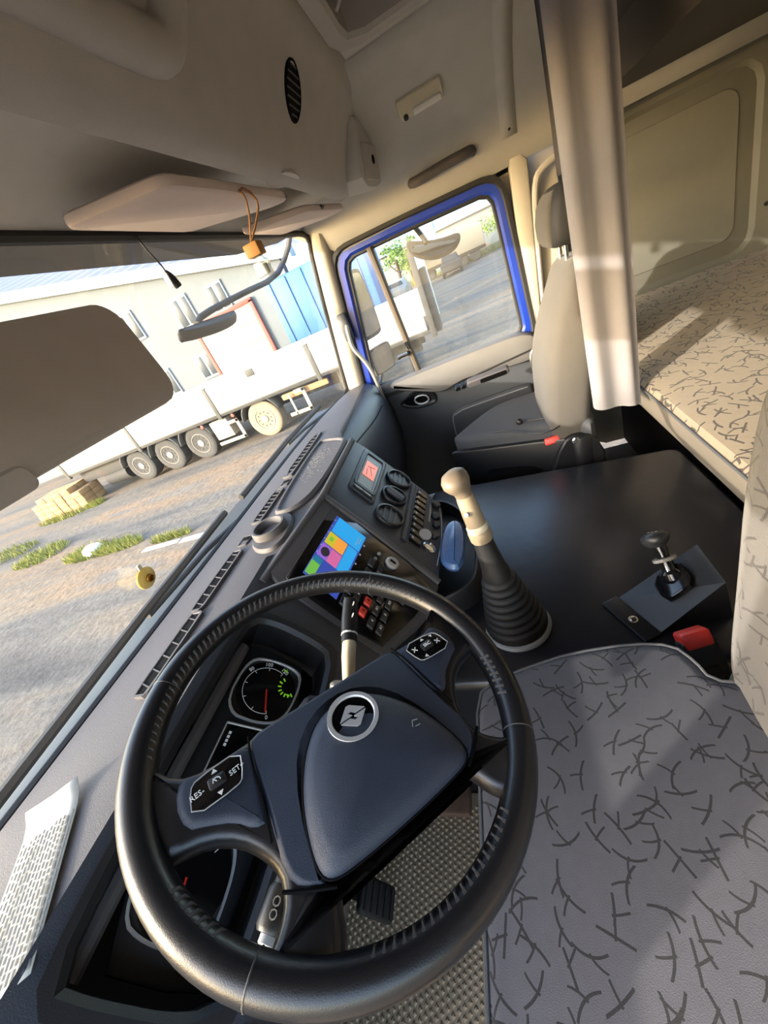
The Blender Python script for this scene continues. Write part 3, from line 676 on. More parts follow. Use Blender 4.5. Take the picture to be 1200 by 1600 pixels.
pa = pillow('screen_panel', [(q.x, q.y) for q in fillet([(-.004, -.006), (.275, -.006), (.285, .03), (.262, .285), (.235, .30), (.11, .36), (.0, .37)], .012, 3)], BA, [(0, -.05), (0, -.004), (.004, .003), (.012, .005)], 'dash', dash)
tube('panel_ridge', [Btl + nB * .002 + Vector((0, .004, 0)), Btl.lerp(Bbl, .5) + nB * .004, Bbl + nB * .002], .0105, 'dash', dash, n=12)
tube('panel_top_edge', [Atl + Vector((-.02, .01, -.003)), Btl + nB * .002, Btr + nB * .002], .010, 'dash', dash, n=12)
BBf = (BB[0], BB[1], -BB[2], BB[3])            # for lettering on facet B
# climate display module
md = plate('display_module', rrect(.10, .33, .05, .14, .008), BB, .004, .011, .003, 'dash_dark', pb)
fr = holed('display_frame', polar(rrect(.122, .318, .060, .134, .006), (.22, .097), 60), polar(rrect(.134, .305, .068, .127, .004), (.22, .097), 60), BB, .010, .016, 'black_plastic', md, bev=.002)
pillow('display_glass', rrect(.133, .306, .067, .128, .004), BB, [(0, .010), (0, .0125)], 'grey_steel', md)
quads('display_red', [[(.186, .075), (.267, .075), (.267, .115), (.186, .115)]], BB, .0135, 'px_red', md)
quads('display_marks', [seg((.195, .088), (.228, .084), .0022), seg((.205, .105), (.245, .092), .002), seg((.24, .083), (.25, .108), .002)] + [seg((.145 + .008 * k, .120), (.150 + .008 * k, .120), .002) for k in range(18)] + [seg((.15 + .012 * k, .071), (.156 + .012 * k, .071), .0018) for k in range(12)], BB, .0142, 'black_plastic', md)
us = pillow('socket_pair', rrect(.104, .118, .062, .13, .004), BB, [(0, .010), (0, .015), (.002, .016)], 'black_plastic', md)
for k in range(2): pillow('usb_port', rrect(.107, .115, .07 + .03 * k, .092 + .03 * k, .002), BB, [(0, .015), (0, .0168)], 'grey_steel', us)
# three round vents / knobs
def knob(u, v, r, kind):
    k = lathe('rotary_knob' if kind == 2 else 'air_vent', [(r, 0), (r, .008), (r * .96, .012), (r * .84, .013), (r * .80, .006), (r * .3, .006), (.0001, .006)], at(BB, u, v, .004), BB[3], 'black_plastic', pb, n=32)
    if kind == 2:
        pillow('grip', rrect(u - r * .25, u + r * .25, v - r * .78, v + r * .78, r * .2), BB, [(0, .008), (0, .022), (.003, .026)], 'dash_dark', k)
    else:
        for j in (-.4, 0, .4):
            w_ = math.sqrt(.64 - j * j) * r
            quads('vent_blade', [seg((u - w_, v + j * r), (u + w_, v + j * r), .007)], BB, .0125, 'dash_dark', k, th=.003)
knob(.292, .193, .042, 1); knob(.196, .192, .040, 2); knob(.098, .193, .043, 1)
pillow('trim_strip', rrect(.05, .325, .240, .256, .003), BB, [(0, .003), (0, .009), (.003, .012)], 'dash', pb)
s0 = None
for k in range(9):
    u = .078 + .0275 * k
    s = pillow('rocker_switch', rrect(u - .0115, u + .0115, .263, .300, .003), BB, [(0, .003), (0, .010), (.003, .013)], 'gloss_black', pb)
    quads('switch_mark', [seg((u - .003, .27), (u + .004, .27), .0016), seg((u, .268), (u, .275), .0012)], BB, .0136, 'led_white', s)
pillow('slider_slot', rrect(.20, .29, .315, .321, .002), BB, [(0, .004), (0, .0065)], 'grey_steel', pb)
for u, v, r in ((.30, .334, .015), (.245, .338, .014), (.205, .342, .012), (.155, .338, .014)):
    lathe('small_knob', [(r, 0), (r, .008), (r * .8, .012), (.0001, .012)], at(BB, u, v, .004), BB[3], 'black_plastic', pb, n=16)
kr = lathe('lighter_ring', [(.019, 0), (.019, .006), (.015, .008), (.012, .004), (.0001, .004)], at(BB, .092, .326, .004), BB[3], 'chrome', pb, n=24)
lathe('lighter_cap', [(.017, 0), (.017, .003), (.0001, .004)], at(BB, .118, .306, .016), (BB[3] + Vector((-.3, .2, 0))), 'silver', kr, n=20)
tube('panel_bead', [at(BB, .315, .345, .006), at(BB, .25, .360, .006), at(BB, .15, .364, .006), at(BB, .05, .355, .006)], .0018, 'silver', pb, n=6, smoothit=1)
# screen facet
sp_ = plate('gloss_fascia', [(q.x, q.y) for q in chaikin([(.008, .035), (.262, .035), (.268, .06), (.25, .278), (.225, .287), (.105, .34), (.012, .352)], 1)], BA, .003, .009, .003, 'gloss_black', pa)
tube('fascia_edge', [at(BA, .012, .036, .008), at(BA, .262, .036, .008), at(BA, .266, .055, .008)], .0016, 'dash', sp_, n=6)
H = .0098
quads('screen_backlight', [[(.034, .060), (.228, .060), (.228, .152), (.034, .152)]], BA, H - .0004, 'px_navy', sp_)
for nm, q, m_ in (('tile_blue', (.034, .068, .085, .150), 'px_blue'), ('tile_yellow', (.088, .066, .125, .090), 'px_yellow'), ('tile_orange', (.088, .090, .125, .119), 'px_orange'),
                  ('tile_purple', (.128, .064, .166, .092), 'px_purple'), ('tile_pink', (.128, .092, .166, .120), 'px_pink'), ('tile_teal', (.088, .121, .166, .148), 'px_blue'), ('tile_green', (.185, .062, .222, .085), 'px_green'), ('tile_indigo', (.169, .088, .222, .15), 'px_navy'), ('tile_violet', (.169, .064, .184, .086), 'px_teal')):
    a, b, c, d = q; quads(nm, [[(a, b), (c, b), (c, d), (a, d)]], BA, H, m_, sp_)
quads('dial_icon', [ell(.147, .080, .0125, .0115, 20)], BA, H + .0004, 'px_dial', sp_)
quads('tile_icon', [[(.10, .073), (.112, .073), (.112, .083), (.10, .083)]], BA, H + .0004, 'px_green', sp_)
BAf = (BA[0], -BA[1], -BA[2], BA[3])
quads('screen_icons', [ell(.06 + .03 * k, .156, .0025, .0025, 8) for k in range(5)] + [ell(.05 + .022 * k, .063, .0016, .0016, 6) for k in range(8)] + [seg((.048, .136), (.075, .136), .0018), seg((.048, .142), (.066, .142), .0018), seg((.18, .128), (.21, .128), .002), seg((.18, .136), (.196, .136), .002)], BA, H + .0005, 'led_white', sp_)
def button(u, v, w_, h_, m_='black_plastic', mark=None):
    b_ = pillow('push_button', rrect(u - w_ / 2, u + w_ / 2, v - h_ / 2, v + h_ / 2, .003), BA, [(0, .008), (0, .013), (.002, .0155)], m_, pa)
    if mark: text('button_mark', mark, BAf, -(u - w_ * .1), -(v), .0085, 'white_print' if m_ != 'red_plastic' else 'deep_black', b_, h=.016)
    return b_
for r_i, v in enumerate((.168, .190, .240, .262)):
    for c_i, u in enumerate((.155, .187, .219)):
        button(u, v, .027, .017, mark='IO' if (r_i + c_i) % 2 else 'II')
button(.155, .215, .027, .017, mark='I')
button(.184, .216, .020, .017, 'red_plastic', 'A'); button(.212, .214, .020, .017, 'red_plastic', 'A')
for c_i, u in enumerate((.09, .12)):
    for v in (.19, .215, .265, .288): button(u, v, .024, .016, mark='I' if v > .25 else None)
ig = lathe('ignition_lock', [(.017, 0), (.017, .006), (.013, .009), (.0001, .009)], at(BA, .05, .236, .008), BA[3], 'silver', pa, n=20)
pillow('key_slot', rrect(.047, .053, .228, .244, .002), BA, [(0, .015), (0, .0178)], 'deep_black', ig)
for k in range(3): lathe('indicator_lamp', [(.005, 0), (.004, .003), (.0001, .004)], at(BA, .05 + .02 * k, .198 - .004 * k, .009), BA[3], 'light_grey_print', pa, n=10)
# tray below the console
tr = pillow('console_tray', [(q.x, q.y) for q in chaikin([(.66, .27), (.70, .17), (.76, .145), (.95, .145), (1.10, .22), (1.15, .30), (1.1, .34), (.7, .34)], 2)], basis((0, 0, .41), (1, 0, 0), (0, 1, 0)), [(0, -.01), (0, .05), (.004, .056), (.010, .056), (.014, .05), (.016, .012)], 'black_plastic', dash)
bgz = tag(pillow('plastic_packet', [(q.x, q.y) for q in chaikin([(.74, .19), (.90, .185), (.94, .215), (.90, .25), (.76, .255), (.73, .225)], 2)], basis((0, 0, .427), (1, 0, 0), (0, 1, .3)), [(.004, 0), (0, .01), (.006, .022), (.02, .026)], 'blue_bag'), 'blue shiny plastic packet lying in the console tray', 'packet')

# ================================================================== PAPER, SUCTION CUP, MICROPHONE, AIR FRESHENER
pp = thing('paper_sheet', 'curled white printed instruction sheet on the dash beside the wheel', 'paper', (.085, .62, .752))
PB = basis((.070, .622, .7485), (.80, .60, -.029), (-.60, .80, -.038))
sec = []
for i in range(13):
    u = -.115 + .205 * i / 12
    zz = .0006 + (.012 * ((u - .055) / .035) ** 2 if u > .055 else 0)
    sec.append([at(PB, u, v, zz + .0015 * abs(v) / .03) for v in (-.036, -.018, 0, .018, .036)])
loft('sheet', sec, 'paper', pp, th=.0006)
lines = []
for k in range(13):
    v = -.032 + .0053 * k; u = -.110
    while u < .045:
        L = random.uniform(.004, .012); lines.append(seg((u, v), (min(u + L, .05), v), .0027)); u += L + .0022
stuff(quads('printed_lines', lines, PB, .0036, 'ink', pp, th=.0002))
WSn = Vector((0, -.975, -.22)).normalized()
sc_ = thing('suction_cup', 'amber plastic suction cup stuck to the windscreen', 'suction cup', (.493, .745, .82))
so_ = Vector((.493, .742, .840))
lathe('cup', [(.0235, .0), (.0225, .003), (.016, .007), (.010, .009), (.008, .009), (.0001, .009)], so_, WSn, 'clear_yellow', sc_, n=28)
lathe('boss', [(.0085, .008), (.0085, .014), (.006, .015), (.005, .011), (.0001, .011)], so_, WSn, 'brass', sc_, n=16)
pillow('pull_tab', rrect(-.004, .004, .02, .034, .003), (so_, Vector((-.4, 0, 0)).normalized(), WSn.cross(Vector((-1, 0, 0))) * -1, WSn), [(0, 0), (0, .003)], 'cream_plastic', sc_)
mc = thing('hanging_microphone', 'small black hands-free microphone dangling on its cable from the windscreen edge', 'microphone', (.91, .60, 1.30))
tube('cable', [(.905, .612, 1.402), (.895, .607, 1.385), (.900, .603, 1.36), (.908, .600, 1.338), (.910, .600, 1.325)], .0018, 'black_plastic', mc, n=6, smoothit=2)
lathe('capsule', [(.003, 0), (.006, .006), (.0085, .014), (.0085, .034), (.007, .037), (.0001, .037)], (.910, .600, 1.328), (.25, -.1, -1), 'black_plastic', mc, n=14)
box('clip', (.899, .594, 1.295), (.903, .606, 1.322), 'silver', mc, bev=.001)
af = thing('air_freshener', 'hanging glass air freshener bottle with wooden cap on a tan cord', 'air freshener', (.965, .42, 1.24))
fx = Vector((.97, .415, 0))
tube('cord', [(.955, .385, 1.385), (.945, .372, 1.372), (.955, .385, 1.345), (.967, .412, 1.31), (.968, .415, 1.302)], .0022, 'cord_tan', af, n=6, smoothit=1)
tube('cord', [(.995, .38, 1.384), (1.01, .375, 1.365), (.995, .395, 1.335), (.975, .412, 1.31), (.972, .415, 1.302)], .0022, 'cord_tan', af, n=6, smoothit=1)
tube('knot', [(.955, .386, 1.386), (.975, .383, 1.390), (1.0, .38, 1.384), (1.02, .385, 1.378)], .003, 'cord_tan', af, n=6)
box('cap', (.953, .398, 1.279), (.987, .432, 1.304), 'wood_cap', af, bev=.002)
bt = pillow('bottle', rrect(.954, .986, .399, .431, .007), basis((0, 0, 1.238), (1, 0, 0), (0, 1, 0)), [(.003, 0), (0, .003), (0, .029), (.006, .036), (.008, .041)], 'bottle_glass', af)
lathe('liquid', [(.012, 0), (.012, .02), (.0001, .0201)], (.97, .415, 1.242), (0, 0, 1), 'silver', bt, n=12)

# ================================================================== STEERING WHEEL
A_ = math.radians(24); Wc = Vector((.241, .269, .748))
ux, uy = Vector((1, 0, 0)), Vector((0, math.cos(A_), math.sin(A_))); uw = Vector((0, -math.sin(A_), math.cos(A_)))
WBs = (Wc, (ux - uy).normalized(), (ux + uy).normalized(), uw)     # wheel turned 45 deg: u its right, v its top
sw = thing('steering_wheel', 'black leather steering wheel with stitched rim and round silver badge', 'steering wheel', Wc - Vector((0, 0, .1)))
loops = []; nM, nm = 96, 16
for i in range(nM):
    a = 6.28319 * i / nM; R = .2165; d = Vector((math.cos(a), math.sin(a)))
    thick = 1 + .10 * (max(0, math.cos(a - .35)) ** 6 + max(0, math.cos(a - 2.79)) ** 6 + .6 * max(0, math.cos(a + 2.1)) ** 8 + .6 * max(0, math.cos(a + 1.04)) ** 8)
    loops.append([at(WBs, d.x * (R + .0168 * thick * math.cos(b)), d.y * (R + .0168 * thick * math.cos(b)), .0185 * thick * math.sin(b)) for b in [6.28319 * k / nm for k in range(nm)]])
loops.append(loops[0])
rings('rim', loops, 'leather', sw, cap0=False, cap1=False)
# stitches along the inner edge (small slanted threads) except near the spokes
V_ = []; F_ = []
for i in range(150):
    a = 6.28319 * i / 150; dg = math.degrees(a) % 360
    if 345 < dg or dg < 17 or 163 < dg < 195 or 212 < dg < 246 or 294 < dg < 328: continue
    b0, b1 = math.radians(118), math.radians(160)
    def pt(aa, b, k=1.04): return at(WBs, math.cos(aa) * (.2165 + .0168 * k * math.cos(b)), math.sin(aa) * (.2165 + .0168 * k * math.cos(b)), .0185 * k * math.sin(b))
    j = len(V_); p0, p1 = pt(a, b0), pt(a + .022, b1); n_ = at(WBs, math.cos(a), math.sin(a)) - Wc; t_ = n_.cross(uw).normalized() * .0019
    up_ = (pt(a, 2.5, 1.14) - pt(a, 2.5, 1.04))
    V_ += [p0 - t_, p0 + t_, p1 + t_, p1 - t_, (p0 + p1) / 2 + up_ * 2.2]; F_ += [(j, j + 1, j + 4), (j + 1, j + 2, j + 4), (j + 2, j + 3, j + 4), (j + 3, j, j + 4)]
stuff(put('stitching', V_, F_, 'stitch', sw, smooth=False))
for dg in (45, -42, 222, 138):      # seams across the leather
    a = math.radians(dg)
    tube('rim_seam', [at(WBs, math.cos(a) * (.2165 + .0175 * math.cos(b)), math.sin(a) * (.2165 + .0175 * math.cos(b)), .0192 * math.sin(b)) for b in [6.28319 * k / 16 for k in range(16)]], .0008, 'stitch', sw, n=5, closed=True)
half = [(0, .027), (.06, .028), (.104, .028), (.150, .026), (.175, .034), (.196, .062), (.206, .05), (.210, .0), (.203, -.035), (.192, -.036), (.165, -.042), (.142, -.058), (.127, -.08), (.120, -.10), (.124, -.118), (.136, -.133), (.152, -.142), (.150, -.152), (.130, -.170), (.105, -.186), (.098, -.182), (.088, -.166), (.083, -.148), (.073, -.135), (.05, -.130), (.0, -.128)]
body = half + [(-x, y) for x, y in half[::-1][1:-1]]
hub = pillow('spoke_body', [(q.x, q.y) for q in chaikin(body, 1)], WBs, [(.010, -.024), (.003, -.018), (0, -.010), (.0012, -.002), (.005, .005), (.011, .008)], 'leather', sw)
# smooth inset panel carrying the switches, both sides
for s in (-1, 1):
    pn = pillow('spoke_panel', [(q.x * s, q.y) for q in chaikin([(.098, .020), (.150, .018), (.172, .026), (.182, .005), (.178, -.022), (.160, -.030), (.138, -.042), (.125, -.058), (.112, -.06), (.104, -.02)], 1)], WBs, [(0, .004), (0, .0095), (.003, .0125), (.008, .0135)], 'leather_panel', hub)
    so2 = [(s * q[0], q[1]) for q in [(.112, .016), (.158, .013), (.166, .006), (.170, -.019), (.125, -.017), (.118, -.012)]]
    swp = plate('switch_pad', [(q.x, q.y) for q in chaikin(so2, 1)], WBs, .012, .0165, .0012, 'gloss_black', pn)
    tube('switch_trim', [at(WBs, q.x, q.y, .0168) for q in chaikin(so2, 1)], .0007, 'silver', swp, n=5, closed=True)
    pillow('rocker', rrect(s * .141 - .0085, s * .141 + .0085, -.0065, .0045, .002), WBs, [(0, .016), (0, .019), (.0015, .020)], 'black_plastic', swp)
    if s < 0:
        text('switch_text', 'SET+', WBs, -.121, -.001, .0075, 'white_print', swp, h=.0172, rot=.12)
        text('switch_text', 'RES-', WBs, -.161, -.002, .0075, 'white_print', swp, h=.0172, rot=.12)
        quads('switch_icon', [[(-.141, .013), (-.144, .0085), (-.138, .0085)], [(-.141, -.0155), (-.144, -.011), (-.138, -.011)]], WBs, .0172, 'white_print', swp)
        quads('cruise_icon', [seg((-.141 + .0038 * math.cos(a), -.002 + .0038 * math.sin(a)), (-.141 + .0038 * math.cos(a + .4), -.002 + .0038 * math.sin(a + .4)), .0009) for a in [k * .4 for k in range(8)]] + [seg((-.141, -.002), (-.144, .002), .0009)], WBs, .0204, 'white_print', swp)
    else:
        text('switch_text', 'SRC', WBs, .141, -.001, .0065, 'white_print', swp, h=.0204)
        quads('star_icon', [seg((x - .003, y - .003), (x + .003, y + .003), .0013) for x, y in ((.123, .003), (.158, -.003))] + [seg((x - .003, y + .003), (x + .003, y - .003), .0013) for x, y in ((.123, .003), (.158, -.003))], WBs, .0172, 'white_print', swp)
        quads('switch_icon', [[(.141, .0125), (.138, .0085), (.144, .0085)], [(.128, -.013), (.133, -.015), (.132, -.010)], [(.158, .010), (.153, .010), (.156, .006)]], WBs, .0172, 'white_print', swp)
# airbag pad (raised dome) with grooves
pad = [(0, .002), (.03, -.004), (.055, -.026), (.074, -.056), (.086, -.088), (.092, -.122), (.084, -.136), (.05, -.139), (0, -.140)]
pad = pad + [(-x, y) for x, y in pad[::-1][1:-1]]
padc = [(q.x, q.y) for q in chaikin(pad, 2)]
cx = (0, -.075)
def ring_s(k, h): return [at(WBs, cx[0] + (p[0] - cx[0]) * k, cx[1] + (p[1] - cx[1]) * k, h) for p in padc]
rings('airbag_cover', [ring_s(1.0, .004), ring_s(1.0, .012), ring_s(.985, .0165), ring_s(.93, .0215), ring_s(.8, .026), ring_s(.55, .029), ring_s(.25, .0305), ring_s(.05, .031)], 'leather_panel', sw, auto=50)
sh_ = [(0, .026), (.06, .027), (.100, .026), (.106, .01), (.108, -.03), (.112, -.07), (.116, -.105), (.108, -.124), (.088, -.137), (.086, -.12), (.078, -.07), (.057, -.022), (.03, 0), (0, .0065)]
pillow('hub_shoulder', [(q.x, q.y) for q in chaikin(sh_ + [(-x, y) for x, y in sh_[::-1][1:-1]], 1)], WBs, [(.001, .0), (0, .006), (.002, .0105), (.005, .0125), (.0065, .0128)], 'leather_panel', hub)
tube('pad_groove', [at(WBs, p[0], p[1], .0135) for p in padc], .0014, 'deep_black', hub, n=5, closed=True)
for s in (-1, 1):
    tube('spoke_groove', [at(WBs, s * .100, .026, .0122), at(WBs, s * .106, .0, .0128), at(WBs, s * .110, -.045, .0128), at(WBs, s * .116, -.078, .0118)], .0013, 'deep_black', hub, n=5, smoothit=1)
    tube('spoke_groove', [at(WBs, s * .122, -.114, .006), at(WBs, s * .104, -.127, .0122), at(WBs, s * .082, -.139, .011)], .0018, 'deep_black', hub, n=5, smoothit=1)
# badge: silver oval ring, black field, angular silver emblem
Bg = (at(WBs, .004, -.030, .0275), WBs[1], WBs[2], (uw + WBs[2] * .10).normalized())
bd = holed('badge_ring', polar(ell(0, 0, .030, .0275, 40), (0, 0), 40), polar(ell(0, 0, .0245, .022, 40), (0, 0), 40), Bg, -.006, .0035, 'silver', sw, bev=.0012)
pillow('badge_field', ell(0, 0, .0248, .0223, 32), Bg, [(0, -.004), (0, .0012)], 'gloss_black', bd)
em1 = [(-.0172, .0008), (-.002, .0138), (.0025, .0135), (.0172, .0014), (.0045, .0014), (.0005, .0058), (-.0045, .0052), (-.0008, .0008)]
em2 = [(-x, -y) for x, y in em1]
for e in (em1, em2): quads('badge_emblem', [[(x * .95, y * .95 + .0) for x, y in e]], Bg, .003, 'silver', bd, th=.0025)
quads('scratch', [seg((.052, -.078), (.056, -.072), .0009), seg((.056, -.072), (.062, -.074), .0008), seg((.055, -.079), (.061, -.080), .0006)], WBs, .0282, 'light_grey_print', sw)

# ================================================================== STEERING COLUMN WITH STALKS
co = thing('steering_column', 'black steering column with two control stalks behind the wheel', 'steering column', (.241, .45, .3))
ax = -uw; ctr = Wc + ax * .075 + uy * .035
cB = (ctr, ux, uy, uw)
pillow('cowl', [(q.x, q.y) for q in chaikin([(-.055, .04), (.055, .04), (.058, 0), (.045, -.04), (-.045, -.04), (-.058, 0)], 2)], cB, [(.02, -.20), (.006, -.16), (0, -.05), (.004, .0), (.015, .012)], 'black_plastic', co)
tube('shaft', [ctr + ax * .18, ctr + ax * .40, Vector((.241, .52, .12))], .028, 'deep_black', co, n=14)
lathe('lock_barrel', [(.012, 0), (.012, .014), (.009, .017), (.0001, .017)], (.300, .315, .69), (.6, -.2, .6), 'grey_steel', co, n=16)
st = tube('wiper_stalk', [(.275, .29, .700), (.310, .292, .705), (.345, .298, .712), (.368, .300, .717)], .0095, 'cream_plastic', co, n=12, rr=[.008, .009, .0105, .011])
tip = tube('stalk_grip', [(.366, .300, .717), (.405, .305, .725), (.440, .309, .732)], .0125, 'black_plastic', st, n=14, rr=[.0122, .0135, .0125])
SB = basis((.40, .299, .728), (1, .1, .2), (0, -.7, .7)); SB = (SB[0], SB[1], SB[2], Vector((-.15, -.55, .82)).normalized())
text('stalk_symbols', 'OII', SB, .026, 0, .008, 'white_print', st, h=.0085, rot=-1.57)
text('stalk_symbols', '9DI', SB, .004, 0, .007, 'white_print', st, h=.0098, rot=-1.57)
tube('stalk_ring', [(.378, .3017, .7194), (.381, .302, .720)], .0128, 'white_print', st, n=14)
st2 = tube('indicator_stalk', [(.205, .29, .700), (.165, .292, .702), (.12, .300, .705), (.085, .306, .705)], .011, 'black_plastic', co, n=12, rr=[.008, .009, .011, .0125])
lathe('stalk_grip', [(.0125, 0), (.0145, .004), (.0145, .03), (.012, .034), (.0001, .034)], (.088, .306, .705), (-1, .12, .0), 'black_plastic', st2, n=18)
lathe('stalk_button', [(.0075, 0), (.0075, .006), (.005, .008), (.0001, .008)], (.054, .310, .705), (-1, .12, 0), 'light_grey_print', st2, n=14)
text('stalk_symbols', 'OO', basis((.07, .30, .7196), (1, 0, 0), (0, 1, .3)), 0, 0, .011, 'light_grey_print', st2, h=.0006)

# ================================================================== FLOOR MAT, PEDALS
fm = thing('floor_mat', 'worn beige rubber floor mat with diamond studs under the wheel', 'floor mat', (.2, .35, 0))
plate('mat_sheet', rrect(-.20, .44, .02, .62, .03), basis((0, 0, 0), (1, 0, 0), (0, 1, 0)), .001, .009, .003, 'rubber_mat', fm)
V_ = []; F_ = []
for i in range(44):
    for j in range(52):
        x = -.18 + .0135 * i + (.00675 if j % 2 else 0); y = .04 + .0108 * j
        if x > .42 or y > .6: continue
        k = len(V_); a, b = .0058, .0046
        V_ += [(x - a, y, .009), (x, y - b, .009), (x + a, y, .009), (x, y + b, .009), (x - a * .45, y, .0125), (x, y - b * .45, .0125), (x + a * .45, y, .0125), (x, y + b * .45, .0125)]
        F_ += [(k, k + 1, k + 5, k + 4), (k + 1, k + 2, k + 6, k + 5), (k + 2, k + 3, k + 7, k + 6), (k + 3, k, k + 4, k + 7), (k + 4, k + 5, k + 6, k + 7)]
stuff(put('studs', V_, F_, 'rubber_mat', fm, smooth=False))
pr = thing('seat_rail_plate', 'rusty metal bracket on the floor beside the engine cover', 'bracket', (.40, .40, .0))
box('plate', (.385, .30, .0), (.475, .52, .03), 'rust', pr, bev=.006)
for y in (.36, .44): lathe('bolt', [(.012, 0), (.012, .006), (.008, .009), (.0001, .009)], (.43, y, .03), (0, 0, 1), 'rust', pr, n=6)
for nm, lb, x in (('pedal', 'black ribbed brake pedal under the steering column', .20), ('pedal', 'black ribbed accelerator pedal nearest the engine cover', .33)):
    pd = thing(nm, lb, 'pedal', (x, .5, .02))
    PBs = basis((x, .475, .12), (1, 0, 0), (0, .45, .9)); PBs = (PBs[0], PBs[1], PBs[2], Vector((0, -.9, .45)).normalized())
    plate('pedal_pad', rrect(-.03, .03, -.045, .045, .01), PBs, -.01, .006, .003, 'rubber', pd)
    for k in range(5): quads('rib', [seg((-.024, -.034 + .017 * k), (.024, -.034 + .017 * k), .006)], PBs, .009, 'rubber', pd, th=.004)
    tube('arm', [(x, .485, .12), (x, .56, .20), (x, .62, .33)], .011, 'deep_black', pd, n=8, smoothit=1)

# ================================================================== ENGINE COVER
ec = thing('engine_cover', 'broad black vinyl engine cover between the two seats', 'engine cover', (.9, 0, 0))
eo = [(1.31, .335), (1.315, .28), (1.213, -.462), (.50, -.468), (.475, -.1), (.49, .335)]
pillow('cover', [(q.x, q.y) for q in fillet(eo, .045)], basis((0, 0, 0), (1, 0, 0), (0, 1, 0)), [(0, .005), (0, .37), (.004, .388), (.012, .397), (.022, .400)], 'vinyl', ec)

# ================================================================== GEAR LEVER
gl = thing('gear_lever', 'tall gear lever with worn knob, tan grip and ribbed black gaiter', 'gear lever', (.62, .085, .40))
g0, g1_ = Vector((.622, .083, .402)), Vector((.668, .112, .775)); gd = (g1_ - g0).normalized(); GL = (g1_ - g0).length
prof = []
for k in range(8):
    h = .012 + .0165 * k; r = .066 - .0043 * k
    prof += [(r, h), (r + .003, h + .006), (r, h + .0125), (r - .006, h + .0150)]
lathe('gaiter', [(.066, 0), (.068, .008)] + prof + [(.030, .155), (.026, .17), (.022, .21), (.020, .245)], g0, gd, 'rubber', gl, n=32, auto=60)
lathe('gaiter_ring', [(.064, -.006), (.071, -.006), (.073, .0), (.071, .006), (.066, .007)], g0, (gd + Vector((0, 0, 2))).normalized(), 'light_grey_print', gl, n=40)
lathe('sleeve', [(.021, .238), (.0235, .243), (.0235, .262), (.020, .266), (.0195, .30), (.018, .335), (.017, .345)], g0, gd, 'tan_leather', gl, n=24)
kn = g0 + gd * .345
u_, v_ = Vector((-.75, .1, .1)), None
V_ = []
ksec = [(0, .0165, .0165, 0), (.010, .0185, .018, .001), (.022, .027, .022, .007), (.034, .034, .0255, .011), (.045, .034, .0255, .012), (.054, .028, .022, .011), (.059, .013, .011, .006), (.060, .001, .001, .006)]
kd = gd; ka = (Vector((-1, .25, 0)) - kd * Vector((-1, .25, 0)).dot(kd)).normalized(); kb = kd.cross(ka)
rings('knob', [[kn + kd * h + ka * (sh2 + rx * math.cos(6.28319 * i / 24)) + kb * ry * math.sin(6.28319 * i / 24) for i in range(24)] for h, rx, ry, sh2 in ksec], 'bronze_grip', gl, auto=60)
tube('range_switch', [kn + ka * .014 + kd * -.035, kn + ka * .026 + kd * -.03], .005, 'light_grey_print', gl, n=8)
lathe('collar', [(.0205, 0), (.022, .003), (.022, .012), (.020, .015)], g0 + gd * .262, gd, 'cream_plastic', gl, n=24)

# ================================================================== HAND VALVE CONSOLE (parking brake)
pb_ = thing('parking_brake_console', 'sloping black metal console with small parking brake lever', 'brake console', (.62, -.21, .40))
pbo = [Vector((.655, -.128, .402)), Vector((.557, -.172, .402)), Vector((.578, -.285, .495)), Vector((.682, -.285, .495))]
c_ = sum(pbo, Vector()) / 4
pl_ = hull('bracket', pbo + [p + Vector((0, 0, -.006)) for p in pbo] + [Vector((.578, -.30, .40)), Vector((.682, -.30, .40)), Vector((.565, -.18, .40)), Vector((.665, -.14, .40))], 'black_plastic', pb_)
fe = (pbo[1] - pbo[0]).normalized()
bb2 = basis(pbo[0] + Vector((0, 0, .0)), fe, Vector((.1, .9, 0)));
plate('flange', rrect(-.004, .112, -.004, .032, .003), (bb2[0], bb2[1], bb2[2], Vector((0, 0, 1))), .0, .006, .002, 'black_plastic', pb_)
lathe('bolt', [(.009, 0), (.009, .002), (.006, .002), (.005, .006), (.0001, .007)], at((bb2[0], bb2[1], bb2[2], Vector((0, 0, 1))), .062, .014, .006), (0, 0, 1), 'chrome', pb_, n=12)
ln = (pbo[3] - pbo[0]).cross(pbo[1] - pbo[0]).normalized(); ln = ln if ln.z > 0 else -ln
lp = Vector((.628, -.228, .452)); LBs = basis(lp, (1, 0, .0), (0, -.75, .62)); LBs = (LBs[0], LBs[1], LBs[2], ln)
plate('valve_base', [(q.x, q.y) for q in chaikin([(-.03, -.03), (.03, -.034), (.036, .02), (.02, .036), (-.028, .032), (-.034, 0)], 1)], LBs, -.002, .02, .005, 'gloss_black', pb_)
ld = (Vector((.692, -.212, .545)) - Vector((.632, -.226, .468))).normalized()
lathe('lever', [(.020, 0), (.020, .012), (.013, .018), (.011, .05), (.0125, .056), (.0125, .07)], Vector((.632, -.226, .465)), ld, 'gloss_black', pb_, n=18)
lathe('lever_ring', [(.013, 0), (.0205, .001), (.0215, .004), (.0205, .007), (.013, .008)], Vector((.632, -.226, .465)) + ld * .036, ld, 'grey_steel', pb_, n=22)
lk = Vector((.632, -.226, .465)) + ld * .066
kb_ = lathe('knob', [(.013, 0), (.022, .008), (.0255, .016), (.024, .023), (.017, .028), (.0001, .0295)], lk, ld, 'black_plastic', pb_, n=24, auto=60)
KB = basis(lk + ld * .0297, (0, 1, 0), ld.cross(Vector((0, 1, 0)))); KB = (KB[0], KB[1], KB[2], ld)
